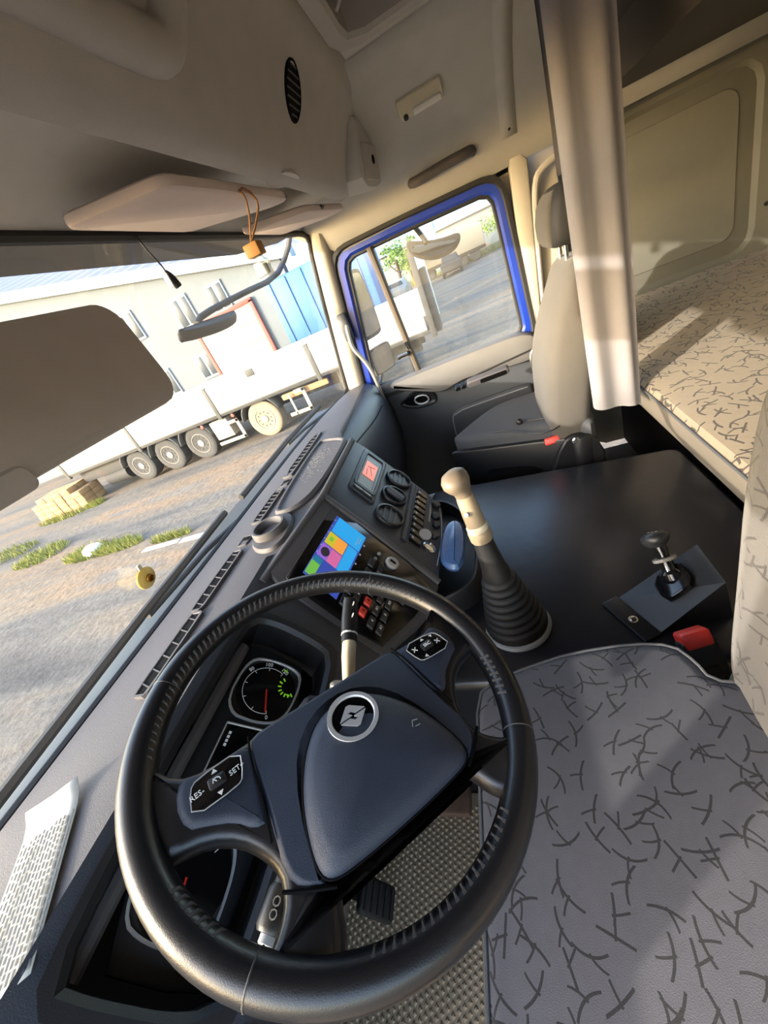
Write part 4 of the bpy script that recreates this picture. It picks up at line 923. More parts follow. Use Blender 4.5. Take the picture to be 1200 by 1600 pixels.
quads('knob_marks', [seg((-.010 + .007 * k, -.002), (-.006 + .007 * k, .002), .003) for k in range(3)], KB, .0006, 'white_print', kb_)
bu = thing('seat_belt_buckle', 'black seat belt buckle with red button beside the driver seat', 'seat belt buckle', (.45, -.21, .36))
bd_ = Vector((.045, .012, .06)).normalized()
def oriented(name, c, d, side, L, w_, t_, m, parent, bev=.004):
    d = Vector(d).normalized(); side = Vector(side); side = (side - d * side.dot(d)).normalized(); nn = d.cross(side)
    return plate(name, rrect(-w_ / 2, w_ / 2, 0, L, .006), (Vector(c), side, d, nn), -t_ / 2, t_ / 2, bev, m, parent)
oriented('housing', (.425, -.216, .395), bd_, (-.2, 1, 0), .105, .052, .028, 'black_plastic', bu)
oriented('release_button', Vector((.425, -.216, .395)) + bd_ * .09, bd_, (-.2, 1, 0), .028, .046, .03, 'red_plastic', bu)
bs_ = bd_; sd_ = (Vector((-.2, 1, 0)) - bs_ * Vector((-.2, 1, 0)).dot(bs_)).normalized(); nn_ = bs_.cross(sd_); nn_ = nn_ if nn_.x < 0 else -nn_
BKB = (Vector((.425, -.216, .395)), sd_, bs_, nn_)
pillow('badge_plate', rrect(-.012, .012, .035, .060, .003), BKB, [(0, .012), (0, .0152)], 'gloss_black', bu)

# ================================================================== DRIVER SEAT
ds = thing('driver_seat', 'grey patterned driver seat in the foreground beside the steering wheel', 'seat', (.2, -.1, 0))
cu_ = [(-.03, .151), (.10, .1515), (.25, .1515), (.372, .151), (.398, .12), (.418, .06), (.436, -.008), (.442, -.10), (.432, -.152), (.40, -.170), (.372, -.176), (.366, -.21), (.362, -.30), (-.03, -.30), (-.045, 0)]
pillow('cushion', [(q.x, q.y) for q in chaikin(cu_, 1)], basis((0, 0, .40), (1, 0, 0), (0, 1, 0)), [(.02, .0), (.004, .01), (0, .04), (0, .125), (.002, .139), (.008, .147), (.02, .150)], 'seat_fabric', ds, auto=60)
tube('cushion_piping', [(q.x, q.y, .546) for q in offset([Vector(p[:2]) for p in chaikin(cu_, 1)], .004)], .0022, 'seat_dark', ds, n=6, closed=True)
box('seat_base', (.02, -.26, .0), (.36, .06, .40), 'deep_black', ds, bev=.02)
bo = [(-.04, .55), (-.05, .8), (-.03, 1.0), (.05, 1.06), (.32, 1.06), (.40, .98), (.415, .85), (.405, .70), (.40, .58), (.385, .52), (0, .52)]
BK = (Vector((0, -.185, 0)), Vector((1, 0, 0)), Vector((0, -.035, 1)).normalized(), Vector((0, 1, .035)).normalized())
pillow('backrest', [(q.x, q.y) for q in chaikin(bo, 2)], BK, [(.03, -.12), (.006, -.10), (0, -.05), (.002, -.02), (.015, .006), (.045, .016), (.09, .006)], 'seat_fabric_back', ds, auto=60)
pillow('recliner_cover', [(q.x, q.y) for q in chaikin([(-.27, .40), (-.215, .41), (-.205, .48), (-.225, .53), (-.28, .54), (-.31, .46)], 2)], (Vector((.375, 0, 0)), Vector((0, 1, 0)), Vector((0, 0, 1)), Vector((1, 0, 0))), [(0, 0), (0, .028), (.006, .036), (.015, .038)], 'cream_plastic', ds)

# ================================================================== PASSENGER SEAT
ps = thing('passenger_seat', 'grey fabric passenger seat with headrest in front of the door', 'seat', (1.55, -.05, 0))
pc = [(1.49, .24), (1.58, .175), (1.70, .075), (1.745, .0), (1.75, -.15), (1.72, -.28), (1.31, -.28), (1.345, -.20)]
pillow('cushion', [(q.x, q.y) for q in chaikin(pc, 2)], basis((0, 0, .38), (1, 0, 0), (0, 1, 0)), [(.012, 0), (.003, .01), (0, .03), (0, .105), (.003, .117), (.012, .124), (.03, .126)], 'seat_dark', ps, auto=60)
pillow('cushion_skirt', [(q.x, q.y) for q in chaikin([(1.478, .235), (1.49, .20), (1.34, -.20), (1.33, -.24), (1.31, -.25), (1.30, -.20), (1.325, -.18), (1.465, .235)], 1)], basis((0, 0, .36), (1, 0, 0), (0, 1, 0)), [(.002, -.06), (0, .0), (0, .095), (.003, .10)], 'black_plastic', ps)
box('seat_base', (1.36, -.24, 0), (1.72, .12, .37), 'deep_black', ps, bev=.02)
def slab(name, rows, m, parent, n=36, e=.45):
    sg = lambda v: (abs(v) ** e) * (1 if v > 0 else -1)
    L = []
    for z, yf, yb, cx, hw in rows:
        cy, hd = (yf + yb) / 2, (yf - yb) / 2
        L.append([Vector((cx + hw * sg(math.cos(6.28319 * i / n)), cy + hd * sg(math.sin(6.28319 * i / n)), z)) for i in range(n)])
    return rings(name, L, m, parent, auto=60)
slab('backrest', [(.41, -.13, -.25, 1.525, .18), (.42, -.125, -.26, 1.525, .19), (.52, -.125, -.27, 1.525, .192), (.60, -.131, -.285, 1.525, .192), (.66, -.139, -.298, 1.525, .191), (.72, -.152, -.312, 1.524, .188), (.78, -.172, -.325, 1.522, .182), (.84, -.198, -.338, 1.52, .172), (.89, -.222, -.345, 1.518, .160), (.93, -.240, -.348, 1.517, .148), (.955, -.254, -.345, 1.516, .134), (.968, -.268, -.338, 1.515, .115), (.973, -.285, -.322, 1.515, .08)], 'seat_plain', ps)
for x in (1.47, 1.56): tube('headrest_post', [(x, -.275, .955), (x, -.277, 1.03)], .0065, 'chrome', ps, n=10)
hb = (Vector((0, -.262, 1.01)), Vector((1, 0, 0)), Vector((0, -.12, 1)).normalized(), Vector((0, 1, .12)).normalized())
slab('headrest', [(1.012, -.245, -.300, 1.515, .09), (1.018, -.232, -.318, 1.515, .115), (1.04, -.226, -.330, 1.515, .128), (1.08, -.226, -.336, 1.515, .133), (1.12, -.236, -.338, 1.515, .130), (1.145, -.250, -.334, 1.515, .120), (1.158, -.268, -.322, 1.515, .098), (1.162, -.285, -.308, 1.515, .06)], 'headrest_side', ps, e=.5)
slab('headrest_face', [(1.020, -.229, -.250, 1.515, .085), (1.04, -.221, -.25, 1.515, .105), (1.08, -.2205, -.25, 1.515, .110), (1.12, -.230, -.26, 1.515, .107), (1.142, -.244, -.275, 1.515, .095), (1.150, -.253, -.28, 1.515, .08)], 'seat_plain', ps, e=.5)
hg = pillow('hinge_bracket', [(q.x, q.y) for q in chaikin([(-.10, .33), (-.155, .455), (-.20, .475), (-.26, .45), (-.29, .36), (-.25, .30), (-.13, .29)], 1)], (Vector((1.335, 0, 0)), Vector((0, 1, 0)), Vector((0, 0, 1)), Vector((-1, 0, 0))), [(0, -.02), (0, .016), (.005, .022), (.012, .022)], 'black_plastic', ps)
lathe('hinge_bolt', [(.012, 0), (.012, .004), (.008, .005), (.007, .009), (.0001, .009)], (1.313, -.198, .452), (-1, 0, .2), 'chrome', hg, n=12)
lathe('release_knob', [(.010, 0), (.012, .006), (.008, .02), (.0001, .022)], (1.335, -.20, .335), (-1, 0, 0), 'grey_steel', hg, n=12)
oriented('belt_button', (1.352, -.105, .455), (-.12, -1, .12), (.4, 0, 1), .05, .026, .018, 'red_plastic', ps)
b2 = thing('seat_belt_anchor', 'black seat belt strap and loop against the pillar behind the passenger seat', 'seat belt', (1.80, -.2, .4))
oriented('strap', (1.80, -.185, .40), (.02, .02, 1), (0, 1, 0), .25, .035, .003, 'black_plastic', b2, bev=.001)
tube('strap_loop', [(1.80, -.20, .645), (1.80, -.175, .665), (1.80, -.15, .64), (1.80, -.155, .56), (1.80, -.165, .46)], .006, 'grey_steel', b2, n=8, smoothit=2)
oriented('buckle', (1.76, -.165, .50), (0, 0, 1), (0, 1, 0), .03, .025, .02, 'red_plastic', b2)
ep = thing('earphone_cable', 'thin black cable with a small earpiece lying on the passenger seat', 'cable', (1.45, -.05, .506))
tube('wire', [(1.44, .06, .5095), (1.425, .01, .5095), (1.33, -.075, .5095), (1.31, -.12, .5095), (1.345, -.175, .5095), (1.40, -.165, .5095), (1.435, -.12, .5095), (1.45, -.07, .511)], .0022, 'black_plastic', ep, n=6, smoothit=2)
lathe('earpiece', [(.006, 0), (.012, .006), (.013, .014), (.010, .02), (.0001, .022)], (1.452, -.05, .508), (.2, .6, .55), 'black_plastic', ep, n=16)

# ================================================================== BUNK AND CURTAIN
bk = thing('sleeper_bunk', 'sleeper bunk with brown twig-patterned mattress behind the seats', 'bunk', (.8, -.75, .2))
bs = []
for x, k in ((-.41, 0), (.2, 0), (.8, 0), (1.3, .004), (1.7, .012), (2.04, .02)):
    bs.append([(x, -.462, .405), (x, -.40, .52), (x, -.380, .585), (x, -.368, .612 + k), (x, -.378, .628 + k), (x, -.41, .636 + k), (x, -.7, .64 + k), (x, -1.14, .645 + k), (x, -1.14, .405)])
n_ = len(bs[0]); V_ = [v for s in bs for v in s]
F_ = [(k * n_ + i, k * n_ + i + 1, (k + 1) * n_ + i + 1, (k + 1) * n_ + i) for k in range(len(bs) - 1) for i in range(3, n_ - 1)]
put('mattress_top', V_, F_, 'bunk_fabric', bk)
F2 = [(k * n_ + i, k * n_ + i + 1, (k + 1) * n_ + i + 1, (k + 1) * n_ + i) for k in range(len(bs) - 1) for i in range(0, 3)]
put('mattress_side', V_, F2, 'bunk_side', bk)
tube('mattress_piping', [(x, -.3675, .613 + k) for x, k in ((-.41, 0), (.2, 0), (.8, 0), (1.3, .004), (1.7, .012), (2.04, .02))], .0035, 'seat_dark', bk, n=6)
box('bunk_base', (-.41, -1.14, .02), (2.01, -.52, .385), 'deep_black', bk, bev=.01)
ub = thing('shade_slab', 'dark slab added to shade the sleeper above the patterned mattress', 'bunk', (.8, -.8, 1.32))  # assumed bunk, added to darken the rear roof and block bounced light
box('slab_board', (-.41, -1.14, 1.325), (2.03, -.50, 1.44), 'shade_slab', ub, bev=.02)
box('slab_pad', (-.41, -1.14, 1.44), (2.02, -.52, 1.57), 'shade_slab', ub, bev=.03)
ct = thing('curtain', 'grey gathered sleeper curtain hanging beside the passenger seat', 'curtain', (1.15, -.29, .58))
def curtain_sheet(name, path, z0, z1, m, amp, nw, zb=None, th=.004):
    P0 = chaikin([Vector(p) for p in path], 3, closed=False); nn = len(P0); L = []
    for j in range(13):
        t = j / 12; row = []
        for i, p in enumerate(P0):
            s = i / (nn - 1); d = (P0[min(i + 1, nn - 1)] - P0[max(i - 1, 0)]).normalized(); nr = Vector((-d.y, d.x))
            a = amp * math.sin(s * nw * 6.283 + .6 * math.sin(3 * t)) * (.75 + .35 * t)
            q = p + nr * a; zz = z0 + (z1 - z0) * t
            if j == 0 and zb: zz += zb(s)
            row.append((q.x, q.y, zz))
        L.append(row)
    return loft(name, L, m, ct, th=th, auto=60)
curtain_sheet('drape', [(1.20, -.245), (1.15, -.232), (1.13, -.26), (1.16, -.30), (1.145, -.335), (1.17, -.350)], .60, 1.605, 'curtain', .006, 2.6, zb=lambda s: .035 - .05 * s)
curtain_sheet('drape_fold', [(1.50, -.285), (1.40, -.30), (1.30, -.29), (1.24, -.30), (1.20, -.265)], 1.175, 1.605, 'curtain_shade', .006, 2.5)  # second fold of the same curtain, shade put into its colour
tube('curtain_rail', [(-.3, -.33, 1.598), (.9, -.325, 1.598), (1.2, -.30, 1.598), (1.6, -.30, 1.578)], .009, 'grey_steel', ct, n=8)

# ================================================================== TRUCK EXTERIOR FITTINGS
ev = tag(pillow('exterior_visor', [(-.6, .66), (2.1, .64), (2.15, .80), (1.9, .905), (-.6, .915)], basis((0, 0, 1.425), (1, 0, 0), (0, 1, .02)), [(.004, 0), (0, .003), (0, .012), (.004, .015)], 'headrest_side'), 'dark exterior sun visor over the top of the windscreen', 'exterior visor')
def wiper(name, label, pts, blade):
    t = thing(name, label, 'wiper', Vector(pts[0]))
    tube('arm', pts, .008, 'black_plastic', t, n=8)
    tube('blade', blade, .010, 'rubber', t, n=6)
    return t
wiper('windscreen_wiper', 'long black wiper lying along the lower windscreen near the driver', [(.92, .845, .70), (.75, .85, .72), (.5, .84, .735)], [(.88, .838, .755), (.5, .83, .752), (.10, .82, .742)])
wiper('windscreen_wiper', 'black wiper lying along the windscreen in front of the passenger', [(1.85, .80, .70), (1.6, .845, .72), (1.4, .845, .735)], [(1.75, .80, .755), (1.4, .835, .752), (.98, .84, .745)])
struct(box('trim_4', (-.42, .80, .55), (2.0, 1.0, .68), 'black_plastic', bev=.03), 'black cowl below the windscreen outside')
def mirror(name, label, c, face, w_, h_, arm=None, group=None, bow=0, m='mirror_back'):
    t = thing(name, label, 'mirror', c)
    f = Vector(face).normalized(); up = Vector((0, 0, 1)); s = up.cross(f).normalized(); upv = f.cross(s)
    B = (Vector(c), s, upv, f)
    ol = [(q.x, q.y + bow * (q.x / w_) ** 2) for q in chaikin([(-w_ * .5, -h_ * .4), (-w_ * .4, -h_ * .5), (w_ * .4, -h_ * .5), (w_ * .5, -h_ * .4), (w_ * .5, h_ * .4), (w_ * .4, h_ * .5), (-w_ * .4, h_ * .5), (-w_ * .5, h_ * .4)], 2)]
    pillow('mirror_shell', ol, B, [(min(w_, h_) * .25, -.06), (min(w_, h_) * .08, -.045), (0, -.01), (.002, .004), (.008, .005)], m, t)
    pillow('mirror_glass', [(x * .9, y * .88) for x, y in ol], B, [(0, .004), (0, .0062)], 'mirror_face', t)
    if arm: tube('arm', arm, .012, 'black_plastic', t, n=8, smoothit=1)
    return t
fmr = thing('front_mirror', 'wide crescent front mirror hanging outside the windscreen', 'mirror', (1.62, 1.0, 1.2))
FMB = (Vector((1.63, 1.01, 1.243)), Vector((.99, -.13, -.02)).normalized(), Vector((.1, .75, .45)).normalized(), Vector((0, -.5, .85)).normalized())
pillow('mirror_shell', [(q.x, q.y) for q in chaikin([(-.205, .0), (-.19, .02), (-.05, .022), (.10, .03), (.19, .032), (.20, .015), (.14, -.022), (0, -.038), (-.14, -.024)], 2)], FMB, [(.012, -.03), (.002, -.02), (0, 0), (.006, .012), (.014, .014)], 'mirror_back', fmr)
tube('arm', [(1.56, 1.03, 1.262), (1.62, 1.03, 1.285), (1.9, .98, 1.31), (2.18, .90, 1.325), (2.27, .82, 1.40), (2.28, .74, 1.50)], .013, 'mirror_back', fmr, n=10, smoothit=1)
mirror('side_mirror', 'tall grey door mirror seen through the quarter window', (2.27, .575, 1.05), (-.55, -.8, 0), .20, .34)
mirror('side_mirror', 'small wide-angle mirror below the tall door mirror', (2.26, .555, .765), (-.62, -.75, -.1), .16, .15, arm=[(2.29, .58, .80), (2.31, .60, .68), (2.2, .61, .64), (1.975, .60, .67)])
km = thing('kerb_mirror', 'crescent kerb mirror hanging outside the passenger window', 'mirror', (2.30, .14, 1.1))
KMB = (Vector((2.28, .135, 1.148)), Vector((.05, -1, -.27)).normalized(), Vector((.25, -.27, .93)).normalized(), Vector((-.95, 0, .28)).normalized())
pillow('mirror_shell', [(q.x, q.y) for q in chaikin([(-.13, .018), (-.122, .045), (-.06, .036), (.0, .032), (.06, .036), (.122, .05), (.134, .028), (.10, -.022), (0, -.05), (-.10, -.022)], 2)], KMB, [(.01, -.05), (.002, -.04), (0, 0), (.005, .006)], 'mirror_back', km)
pillow('mirror_glass', [(q.x, q.y) for q in chaikin([(-.118, .014), (-.06, .018), (0, .016), (.06, .018), (.12, .02), (.09, -.02), (0, -.043), (-.09, -.02)], 2)], KMB, [(0, .004), (0, .0075), (.003, .008)], 'mirror_face', km)
tube('arm', [(2.27, .155, 1.18), (2.28, .17, 1.22), (2.24, .19, 1.27), (2.10, .20, 1.34), (1.985, .20, 1.36)], .012, 'black_plastic', km, n=8, smoothit=1)

# ================================================================== OUTSIDE: GROUND
GZ = -1.35
V_ = []; F_ = []
xs_ = [-40 + 1.0 * i for i in range(40)] + [.3 * i for i in range(0, 50)] + [15 + 3 * i for i in range(36)]
ys_ = [-60 + 3 * i for i in range(20)] + [.5 * i for i in range(0, 50)] + [25 + 3 * i for i in range(25)]
for x in xs_:
    for y in ys_:
        z = GZ + .02 * math.sin(x * 1.7 + .3 * math.sin(y * .4)) + .015 * math.sin(x * 3.9 + y * .2) + .008 * random.random() if 0 < x < 15 and 0 < y < 25 else GZ
        V_.append((x, y, z))
ny = len(ys_)
F_ = [(i * ny + j, (i + 1) * ny + j, (i + 1) * ny + j + 1, i * ny + j + 1) for i in range(len(xs_) - 1) for j in range(ny - 1)]
struct(put('ground', V_, F_, 'ground'), 'rutted dirt yard with grey and rusty patches')
kb = sroot('trim_5', (4.95, 5, GZ), 'broken concrete kerb line across the yard')
for k in range(5):
    y = 2.0 + .98 * k
    box('kerb_stone', (4.68 + .03 * k, y, GZ - .05), (4.86 + .03 * k, y + .93, GZ + .04), 'concrete', kb, bev=.02)
def blades(name, label, spots, n, h, m='grass'):
    V_ = []; F_ = []
    for _ in range(n):
        cx, cy, rx, ry = random.choice(spots)
        a = random.random() * 6.283; r = math.sqrt(random.random()); x = cx + rx * r * math.cos(a); y = cy + ry * r * math.sin(a)
        hh = h * random.uniform(.4, 1.2); d = random.random() * 6.283; dx, dy = math.cos(d) * .012, math.sin(d) * .012; lx, ly = random.gauss(0, .06), random.gauss(0, .06)
        k = len(V_); V_ += [(x - dx, y - dy, GZ), (x + dx, y + dy, GZ), (x + lx, y + ly, GZ + hh)]; F_.append((k, k + 1, k + 2))
    o = put(name, V_, F_, m, smooth=False); stuff(o); tag(o, label, 'grass'); return o
blades('grass_strip', 'bright green grass tufts along the concrete kerb', [(5.45, 8.7, .30, 1.1), (5.35, 8.0, .2, .7), (5.5, 9.2, .3, .7), (5.1, 6.3, .08, .5), (6.2, 11.8, .5, .9)], 3600, .16)
blades('grass_patch', 'dull green grass in front of the stacked blocks', [(8.8, 14.2, .25, 1.2), (7.0, 14.6, .5, 1.4), (9.0, 12.8, .2, .4)], 1600, .18)
blades('grass_verge', 'green verge far away across the yard', [(47.6, 4, .4, 7), (47.6, -6, .4, 6), (47.6, 14, .4, 6)], 4000, .9)
tag(pillow('plastic_bag', [(q.x, q.y) for q in chaikin([(5.25, 8.7), (5.6, 8.65), (5.72, 8.95), (5.55, 9.2), (5.3, 9.1)], 2)], basis((0, 0, GZ + .02), (1, 0, 0), (0, 1, 0)), [(.02, 0), (0, .05), (.04, .13), (.12, .17)], 'bag_white'), 'crumpled white plastic bag on the grass', 'bag')
# ---- stacked blocks
bp_ = thing('block_stack', 'stack of cream building blocks in front of the grey building', 'block stack', (9.6, 14.6, GZ))
b0 = None
for lz in range(4):
    for j in range(6):
        for i in range(2):
            if lz == 3 and (j in (0, 5)) : continue
            off = (9.25 + i * .42 + random.uniform(-.02, .02), 13.45 + j * .43 + random.uniform(-.02, .02) - .03 * lz, GZ + .01 + lz * .185)
            if b0 is None: b0 = box('block', (off[0], off[1], off[2]), (off[0] + .40, off[1] + .40, off[2] + .18), 'brick_cream', bp_, bev=.012); base_off = Vector(off)
            else: dup(b0, Vector(off) - base_off, bp_)

# ---- white drop-side trailer
tl = thing('trailer', 'long white drop-side trailer parked across the yard', 'trailer', (10.8, 7.5, GZ))
TX0 = 9.6
posts = [13.75, 10.40, 7.25, 4.02, 1.10]
for a, b in zip(posts[1:], posts[:-1]):
    box('side_board', (TX0, a + .06, -.27), (TX0 + .04, b - .06, .45), 'trailer_white', tl, bev=.01)
    box('board_edge', (TX0 - .01, a + .06, -.30), (TX0 + .05, b - .06, -.262), 'post_grey', tl, bev=.005)
for y in posts[:-1]: box('stake_post', (TX0 - .02, y - .06, -.42), (TX0 + .06, y + .06, .47), 'post_grey', tl, bev=.01)
box('board_latch', (TX0 - .02, 5.6, .30), (TX0 + .02, 5.85, .47), 'post_grey', tl, bev=.01)
for a, b in zip(posts[1:], posts[:-1]): box('far_side_board', (TX0 + 2.45, a + .06, -.27), (TX0 + 2.49, b - .06, .45), 'trailer_white', tl, bev=.01)
box('deck', (TX0, 1.1, -.36), (TX0 + 2.49, 13.8, -.28), 'chassis', tl, bev=.01)
box('tail_board', (TX0, 13.76, -.27), (TX0 + 2.49, 13.80, .45), 'trailer_white', tl, bev=.01)
for x in (TX0 + .75, TX0 + 1.65): box('chassis_beam', (x, 1.5, -.78), (x + .14, 13.6, -.36), 'chassis', tl, bev=.01)
box('under_body', (TX0 + .25, 7.9, -.75), (TX0 + 2.2, 13.6, -.36), 'chassis', tl, bev=.02)
hbd = box('head_board', (TX0, 1.0, -.36), (TX0 + 2.49, 1.08, 1.22), 'trailer_white', tl, bev=.01)
box('head_post', (TX0 - .04, .98, -.45), (TX0 + .09, 1.10, 1.25), 'chassis', tl, bev=.01)
box('head_frame', (TX0 + .1, .86, -.40), (TX0 + .55, .98, .9), 'chassis', tl, bev=.02)
def wheel(y, pale, first=[None]):
    c = Vector((TX0 + .28, y, -.85)); R = .50
    ty = lathe('wheel', [(.28, -.25), (R * .96, -.25), (R, -.20), (R, .10), (R * .985, .14), (R * .92, .165), (R * .72, .17), (.29, .15)], c, (-1, 0, 0), 'tyre_pale' if pale else 'tyre', tl, n=36)
    lathe('rim', [(.30, .13), (.295, .165), (.28, .165), (.27, .10), (.24, .05), (.16, .045), (.15, .10), (.11, .12), (.10, .17), (.06, .18), (.0001, .18)], c, (-1, 0, 0), 'wheel_rim', ty, n=28)
    nuts = []
    for k in range(10):
        a = .628 * k; p = c + Vector((-.10, .195 * math.cos(a), .195 * math.sin(a)))
        nuts.append(p)
    V_ = []; F_ = []
    for p in nuts:
        j = len(V_); V_ += [p + Vector((0, .026 * math.cos(q), .026 * math.sin(q))) for q in [1.047 * i for i in range(6)]] + [p + Vector((-.06, .02 * math.cos(q), .02 * math.sin(q))) for q in [1.047 * i for i in range(6)]]
        F_ += [(j + i, j + (i + 1) % 6, j + 6 + (i + 1) % 6, j + 6 + i) for i in range(6)] + [tuple(range(j + 6, j + 12))]
    stuff(put('wheel_nuts', V_, F_, 'chassis', ty, smooth=False))
    arc = [(y + .60 * math.cos(a), -.80 + .60 * math.sin(a)) for a in [math.radians(8 + 164 * i / 16) for i in range(17)]]
    loft('mudguard', [[(TX0 + .02 + d, q[0], q[1]) for q in arc] for d in (0, .45)], 'post_grey', tl, th=.03)
for y, p in ((10.92, False), (9.68, False), (8.42, False), (6.08, True)): wheel(y, p)
box('tool_box', (TX0 + .05, 7.15, -.95), (TX0 + .55, 7.75, -.42), 'guard_white', tl, bev=.02)
def guard(y0, y1, z0, z1):
    box('side_guard', (TX0, y0, z0), (TX0 + .04, y1, z0 + .09), 'guard_white', tl, bev=.01)
    box('side_guard', (TX0, y0, z1), (TX0 + .04, y0 + (y1 - y0) * .45, z1 + .09), 'guard_white', tl, bev=.01)
    box('side_guard', (TX0, y0, z0), (TX0 + .04, y0 + .10, z1 + .09), 'guard_white', tl, bev=.01)
guard(6.78, 7.75, -1.10, -.62)
guard(4.55, 5.25, -1.02, -.50); box('side_guard', (TX0, 5.0, -1.02), (TX0 + .04, 5.06, -.45), 'guard_white', tl, bev=.01)
box('ladder_board', (TX0 + .1, 3.9, -.58), (TX0 + .2, 5.3, -.44), 'brick_cream', tl, bev=.02)
for y in (3.3, 3.55): box('landing_leg', (TX0 + .3, y, GZ), (TX0 + .42, y + .12, -.4), 'chassis', tl, bev=.01)
tube('air_tank', [(TX0 + .45, 11.75, -.92), (TX0 + .45, 12.75, -.92)], .24, 'chassis', tl, n=20)
for y in (7.95, 6.85): lathe('side_marker', [(.05, 0), (.05, .02), (.0001, .03)], (TX0 - .0, y, -.42), (-1, 0, 0), 'gate_red', tl, n=12)
TB = (Vector((TX0 - .001, 13.3, -.12)), Vector((0, -1, 0)), Vector((0, 0, 1)), Vector((-1, 0, 0)))
quads('board_scribble', [seg((-.14 + .05 * k, -.05 + .06 * (k % 2)), (-.10 + .05 * k, .05 - .05 * (k % 3)), .018) for k in range(6)], TB, .003, 'ink', tl, th=.002)

# ---- grey building with gable
bl = thing('building', 'grey gabled building with white windows and a cream gate', 'building', (21, 16, GZ))
BX = 18.0
def gz(y): return 3.05 + (y - 6.6) * .262
GB = (Vector((BX, 0, 0)), Vector((0, -1, 0)), Vector((0, 0, 1)), Vector((-1, 0, 0)))
pillow('gable_wall', [(-32, GZ), (-6.9, GZ), (-6.9, gz(6.9)), (-24, gz(24)), (-32, gz(24) - 2)], GB, [(0, -.4), (0, 0)], 'facade', bl, smooth=False)
put('verge_fascia', [(BX - .5, 6.2, gz(6.2)), (BX - .5, 24, gz(24)), (BX - .5, 24, gz(24) + .45), (BX - .5, 6.2, gz(6.2) + .42), (BX + .1, 6.2, gz(6.2)), (BX + .1, 24, gz(24)), (BX + .1, 24, gz(24) + .45), (BX + .1, 6.2, gz(6.2) + .42)], [(0, 1, 2, 3), (4, 5, 6, 7), (0, 1, 5, 4), (3, 2, 6, 7), (0, 3, 7, 4), (1, 2, 6, 5)], 'fascia', bl, smooth=False)
def bwin(y, z, w_=1.0, h_=1.25):
    f = box('window', (BX - .08, y - w_ / 2, z - h_ / 2), (BX + .02, y + w_ / 2, z + h_ / 2), 'window_white', bl, bev=.02)
    for s in (-1, 1):
        box('pane', (BX - .10, y + s * w_ * .24 - w_ * .19, z - h_ * .42), (BX - .06, y + s * w_ * .24 + w_ * .19, z + h_ * .42), 'pane', f, bev=.005)
bwin(15.1, 3.5); bwin(12.1, 3.05); bwin(10.2, 2.95, .9, 1.1); bwin(12.55, .75, 1.0, 1.1); bwin(18.2, 3.6); bwin(15.1, .75)
gt = box('gate', (BX - .12, 8.95, GZ), (BX - .02, 12.0, 2.28), 'gate_cream', bl, bev=.02)
for lo, hi in (((BX - .16, 8.80, GZ), (BX - .04, 8.97, 2.35)), ((BX - .16, 11.98, GZ), (BX - .04, 12.15, 2.35)), ((BX - .16, 8.80, 2.25), (BX - .04, 12.15, 2.42))):
    box('gate_border', lo, hi, 'gate_red', gt, bev=.01)
for k in range(1, 5): box('gate_rib', (BX - .135, 8.98, GZ + .72 * k), (BX - .11, 11.97, GZ + .72 * k + .03), 'gate_cream', gt, bev=.005)
# lilac profiled roof rising behind
lr = thing('profiled_roof', 'pale lilac corrugated metal roof behind the gable', 'roof', (30, 22, 3))
secs = []
for k in range(90):
    y = 4 + .34 * k; h = .05 if k % 2 else 0
    secs.append([(BX + .2, y, gz(y) + .40 + h), (BX + 9, y, gz(y) + 2.6 + h), (BX + 9.05, y, gz(y) + 2.2)])
loft('roof_sheet', secs, 'lilac_roof', lr, auto=10)
# ---- blue tarpaulin trailer beside it
bt_ = thing('blue_tarp_trailer', 'blue tarpaulin trailer behind the white trailer', 'trailer', (16, 5, GZ))
box('tarp', (15.0, 3.0, -.25), (17.4, 6.75, 2.35), 'blue_tarp', bt_, bev=.06)
for k in range(6): tube('tarp_strap', [(14.985, 3.3 + .64 * k, -.25), (14.985, 3.3 + .64 * k, 2.3)], .022, 'blue_tarp', bt_, n=6)
box('frame', (15.1, 3.0, -.42), (17.3, 6.75, -.25), 'chassis', bt_, bev=.02)
for y in (3.8, 5.0): lathe('wheel', [(.0001, -.15), (.46, -.15), (.5, -.1), (.5, .1), (.46, .15), (.25, .15), (.22, .06), (.0001, .06)], (15.3, y, -.85), (-1, 0, 0), 'tyre', bt_, n=24)
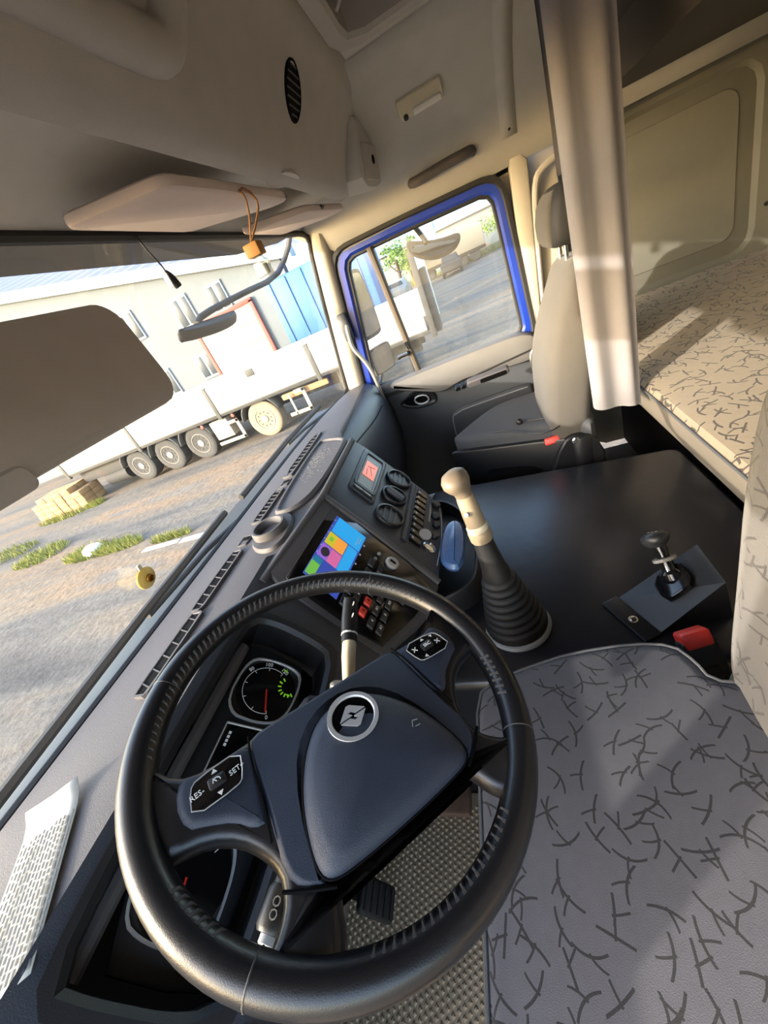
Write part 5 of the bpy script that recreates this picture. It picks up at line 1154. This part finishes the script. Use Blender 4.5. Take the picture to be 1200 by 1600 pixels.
# ---- things far off through the door window
ft = thing('far_truck', 'beige tarpaulin truck parked far away by the trees', 'truck', (42, -2, GZ))
box('tarp', (44, -1.9, -.35), (46.4, 4.2, 1.4), 'tarp_beige', ft, bev=.1)
box('frame', (44.1, -1.9, -.6), (46.3, 4.2, -.35), 'chassis', ft, bev=.03)
for x, y in ((44.3, -.9), (44.3, .3), (44.3, 3.5), (46.0, -.9), (46.0, 3.5)): lathe('wheel', [(.0001, -.15), (.46, -.15), (.5, -.1), (.5, .1), (.46, .15), (.25, .15), (.0001, .1)], (x, y, -.85), (-1, 0, 0), 'tyre', ft, n=20)
box('rear_bumper', (44.1, -2.05, -.95), (46.3, -1.9, -.8), 'post_grey', ft, bev=.03)
box('tail_lamp', (44.1, -2.0, -.55), (44.35, -1.88, -.4), 'gate_red', ft, bev=.02)
def car(name, label, c, m):
    t = thing(name, label, 'car', (c[0], c[1], GZ)); x, y = c
    sec = [(-2.1, .45, .62, .75), (-1.95, .35, .95, .85), (-1.2, .3, 1.02, .88), (-.6, .3, 1.45, .80), (.8, .3, 1.48, .80), (1.4, .3, 1.02, .88), (2.0, .35, .95, .85), (2.1, .45, .7, .78)]
    rings('body', [[Vector((x + dx, y + s * w_, GZ + h)) for s, h in ((-1, lo), (-1, min(hi, .95)), (-.78, hi), (.78, hi), (1, min(hi, .95)), (1, lo))] for dx, lo, hi, w_ in sec], m, t)
    quads('rear_window', [[(-.60, 1.08), (.60, 1.08), (.52, 1.40), (-.52, 1.40)]], (Vector((x - 1.02, y, GZ)), Vector((0, 1, 0)), Vector((.55, 0, 1)).normalized(), Vector((-1, 0, .3)).normalized()), .62, 'pane', t, th=.02)
    for dx in (-1.35, 1.35):
        for s in (-1, 1): lathe('wheel', [(.0001, -.1), (.3, -.1), (.33, -.06), (.33, .06), (.3, .1), (.18, .1), (.0001, .07)], (x + dx, y + s * .76, GZ + .33), (0, s, 0), 'tyre', t, n=18)
    return t
car('car', 'silver car parked far away beyond the white trailer', (36.5, 5.6), 'car_grey')
car('car', 'grey car parked in front of the beige truck', (40.5, 1.3), 'chassis')
def tree(label, x, y, h, r, n=1400):
    t = thing('tree', label, 'tree', (x, y, GZ), 'trees beyond the yard')
    tr_ = tube('trunk', [(x, y, GZ), (x + .1, y + .1, GZ + h * .35), (x, y, GZ + h * .7)], .14, 'bark', t, n=8)
    for k in range(4):
        a = k * 1.6; tube('branch', [(x, y, GZ + h * .4), (x + r * .5 * math.cos(a), y + r * .5 * math.sin(a), GZ + h * .65)], .05, 'bark', t, n=5)
    V_ = []; F_ = []
    cl = [(random.gauss(0, .45) * r, random.gauss(0, .45) * r, h * random.uniform(.45, .95), random.uniform(.25, .5) * r) for _ in range(9)]
    for _ in range(n):
        cx, cy, cz, cr = random.choice(cl); p = Vector((x + random.gauss(cx, cr * .6), y + random.gauss(cy, cr * .6), GZ + random.gauss(cz, cr * .5)))
        a = Vector((random.gauss(0, 1), random.gauss(0, 1), random.gauss(0, 1))).normalized() * .13; b = Vector((random.gauss(0, 1), random.gauss(0, 1), random.gauss(0, 1))).normalized() * .09
        k = len(V_); V_ += [p - a, p + b, p + a, p - b]; F_.append((k, k + 1, k + 2, k + 3))
    stuff(put('foliage', V_, F_, 'leaf', t, smooth=False))
tree('young green tree right of the beige truck', 50, -4.2, 4.6, 1.5)
tree('sparse green tree left of the kerb mirror', 43, 6.0, 4.1, 1.4, 1000)
tree('small green tree behind the kerb mirror', 50, 5.8, 4.0, 1.3, 900)
fh = thing('far_shed', 'pale far warehouse with light blue roof beyond the trees', 'warehouse', (66, 4, GZ))
box('wall', (62, -14, GZ), (72, 16, 2.6), 'facade', fh, bev=.05)
hull('shed_roof', [(61.5, -14.5, 2.6), (61.5, 16.5, 2.6), (73, -14.5, 2.6), (73, 16.5, 2.6), (67, -14.5, 4.4), (67, 16.5, 4.4)], 'fascia', fh)
bh = thing('blue_hut', 'small light blue hut near the far trees', 'hut', (52, 3.5, GZ))
box('wall', (51, 2.4, GZ), (53.5, 4.6, 3.6), 'fascia', bh, bev=.03)
hull('hut_roof', [(50.8, 2.2, 3.6), (50.8, 4.8, 3.6), (53.7, 2.2, 3.6), (53.7, 4.8, 3.6), (52.2, 2.2, 4.1), (52.2, 4.8, 4.1)], 'blue_tarp', bh)
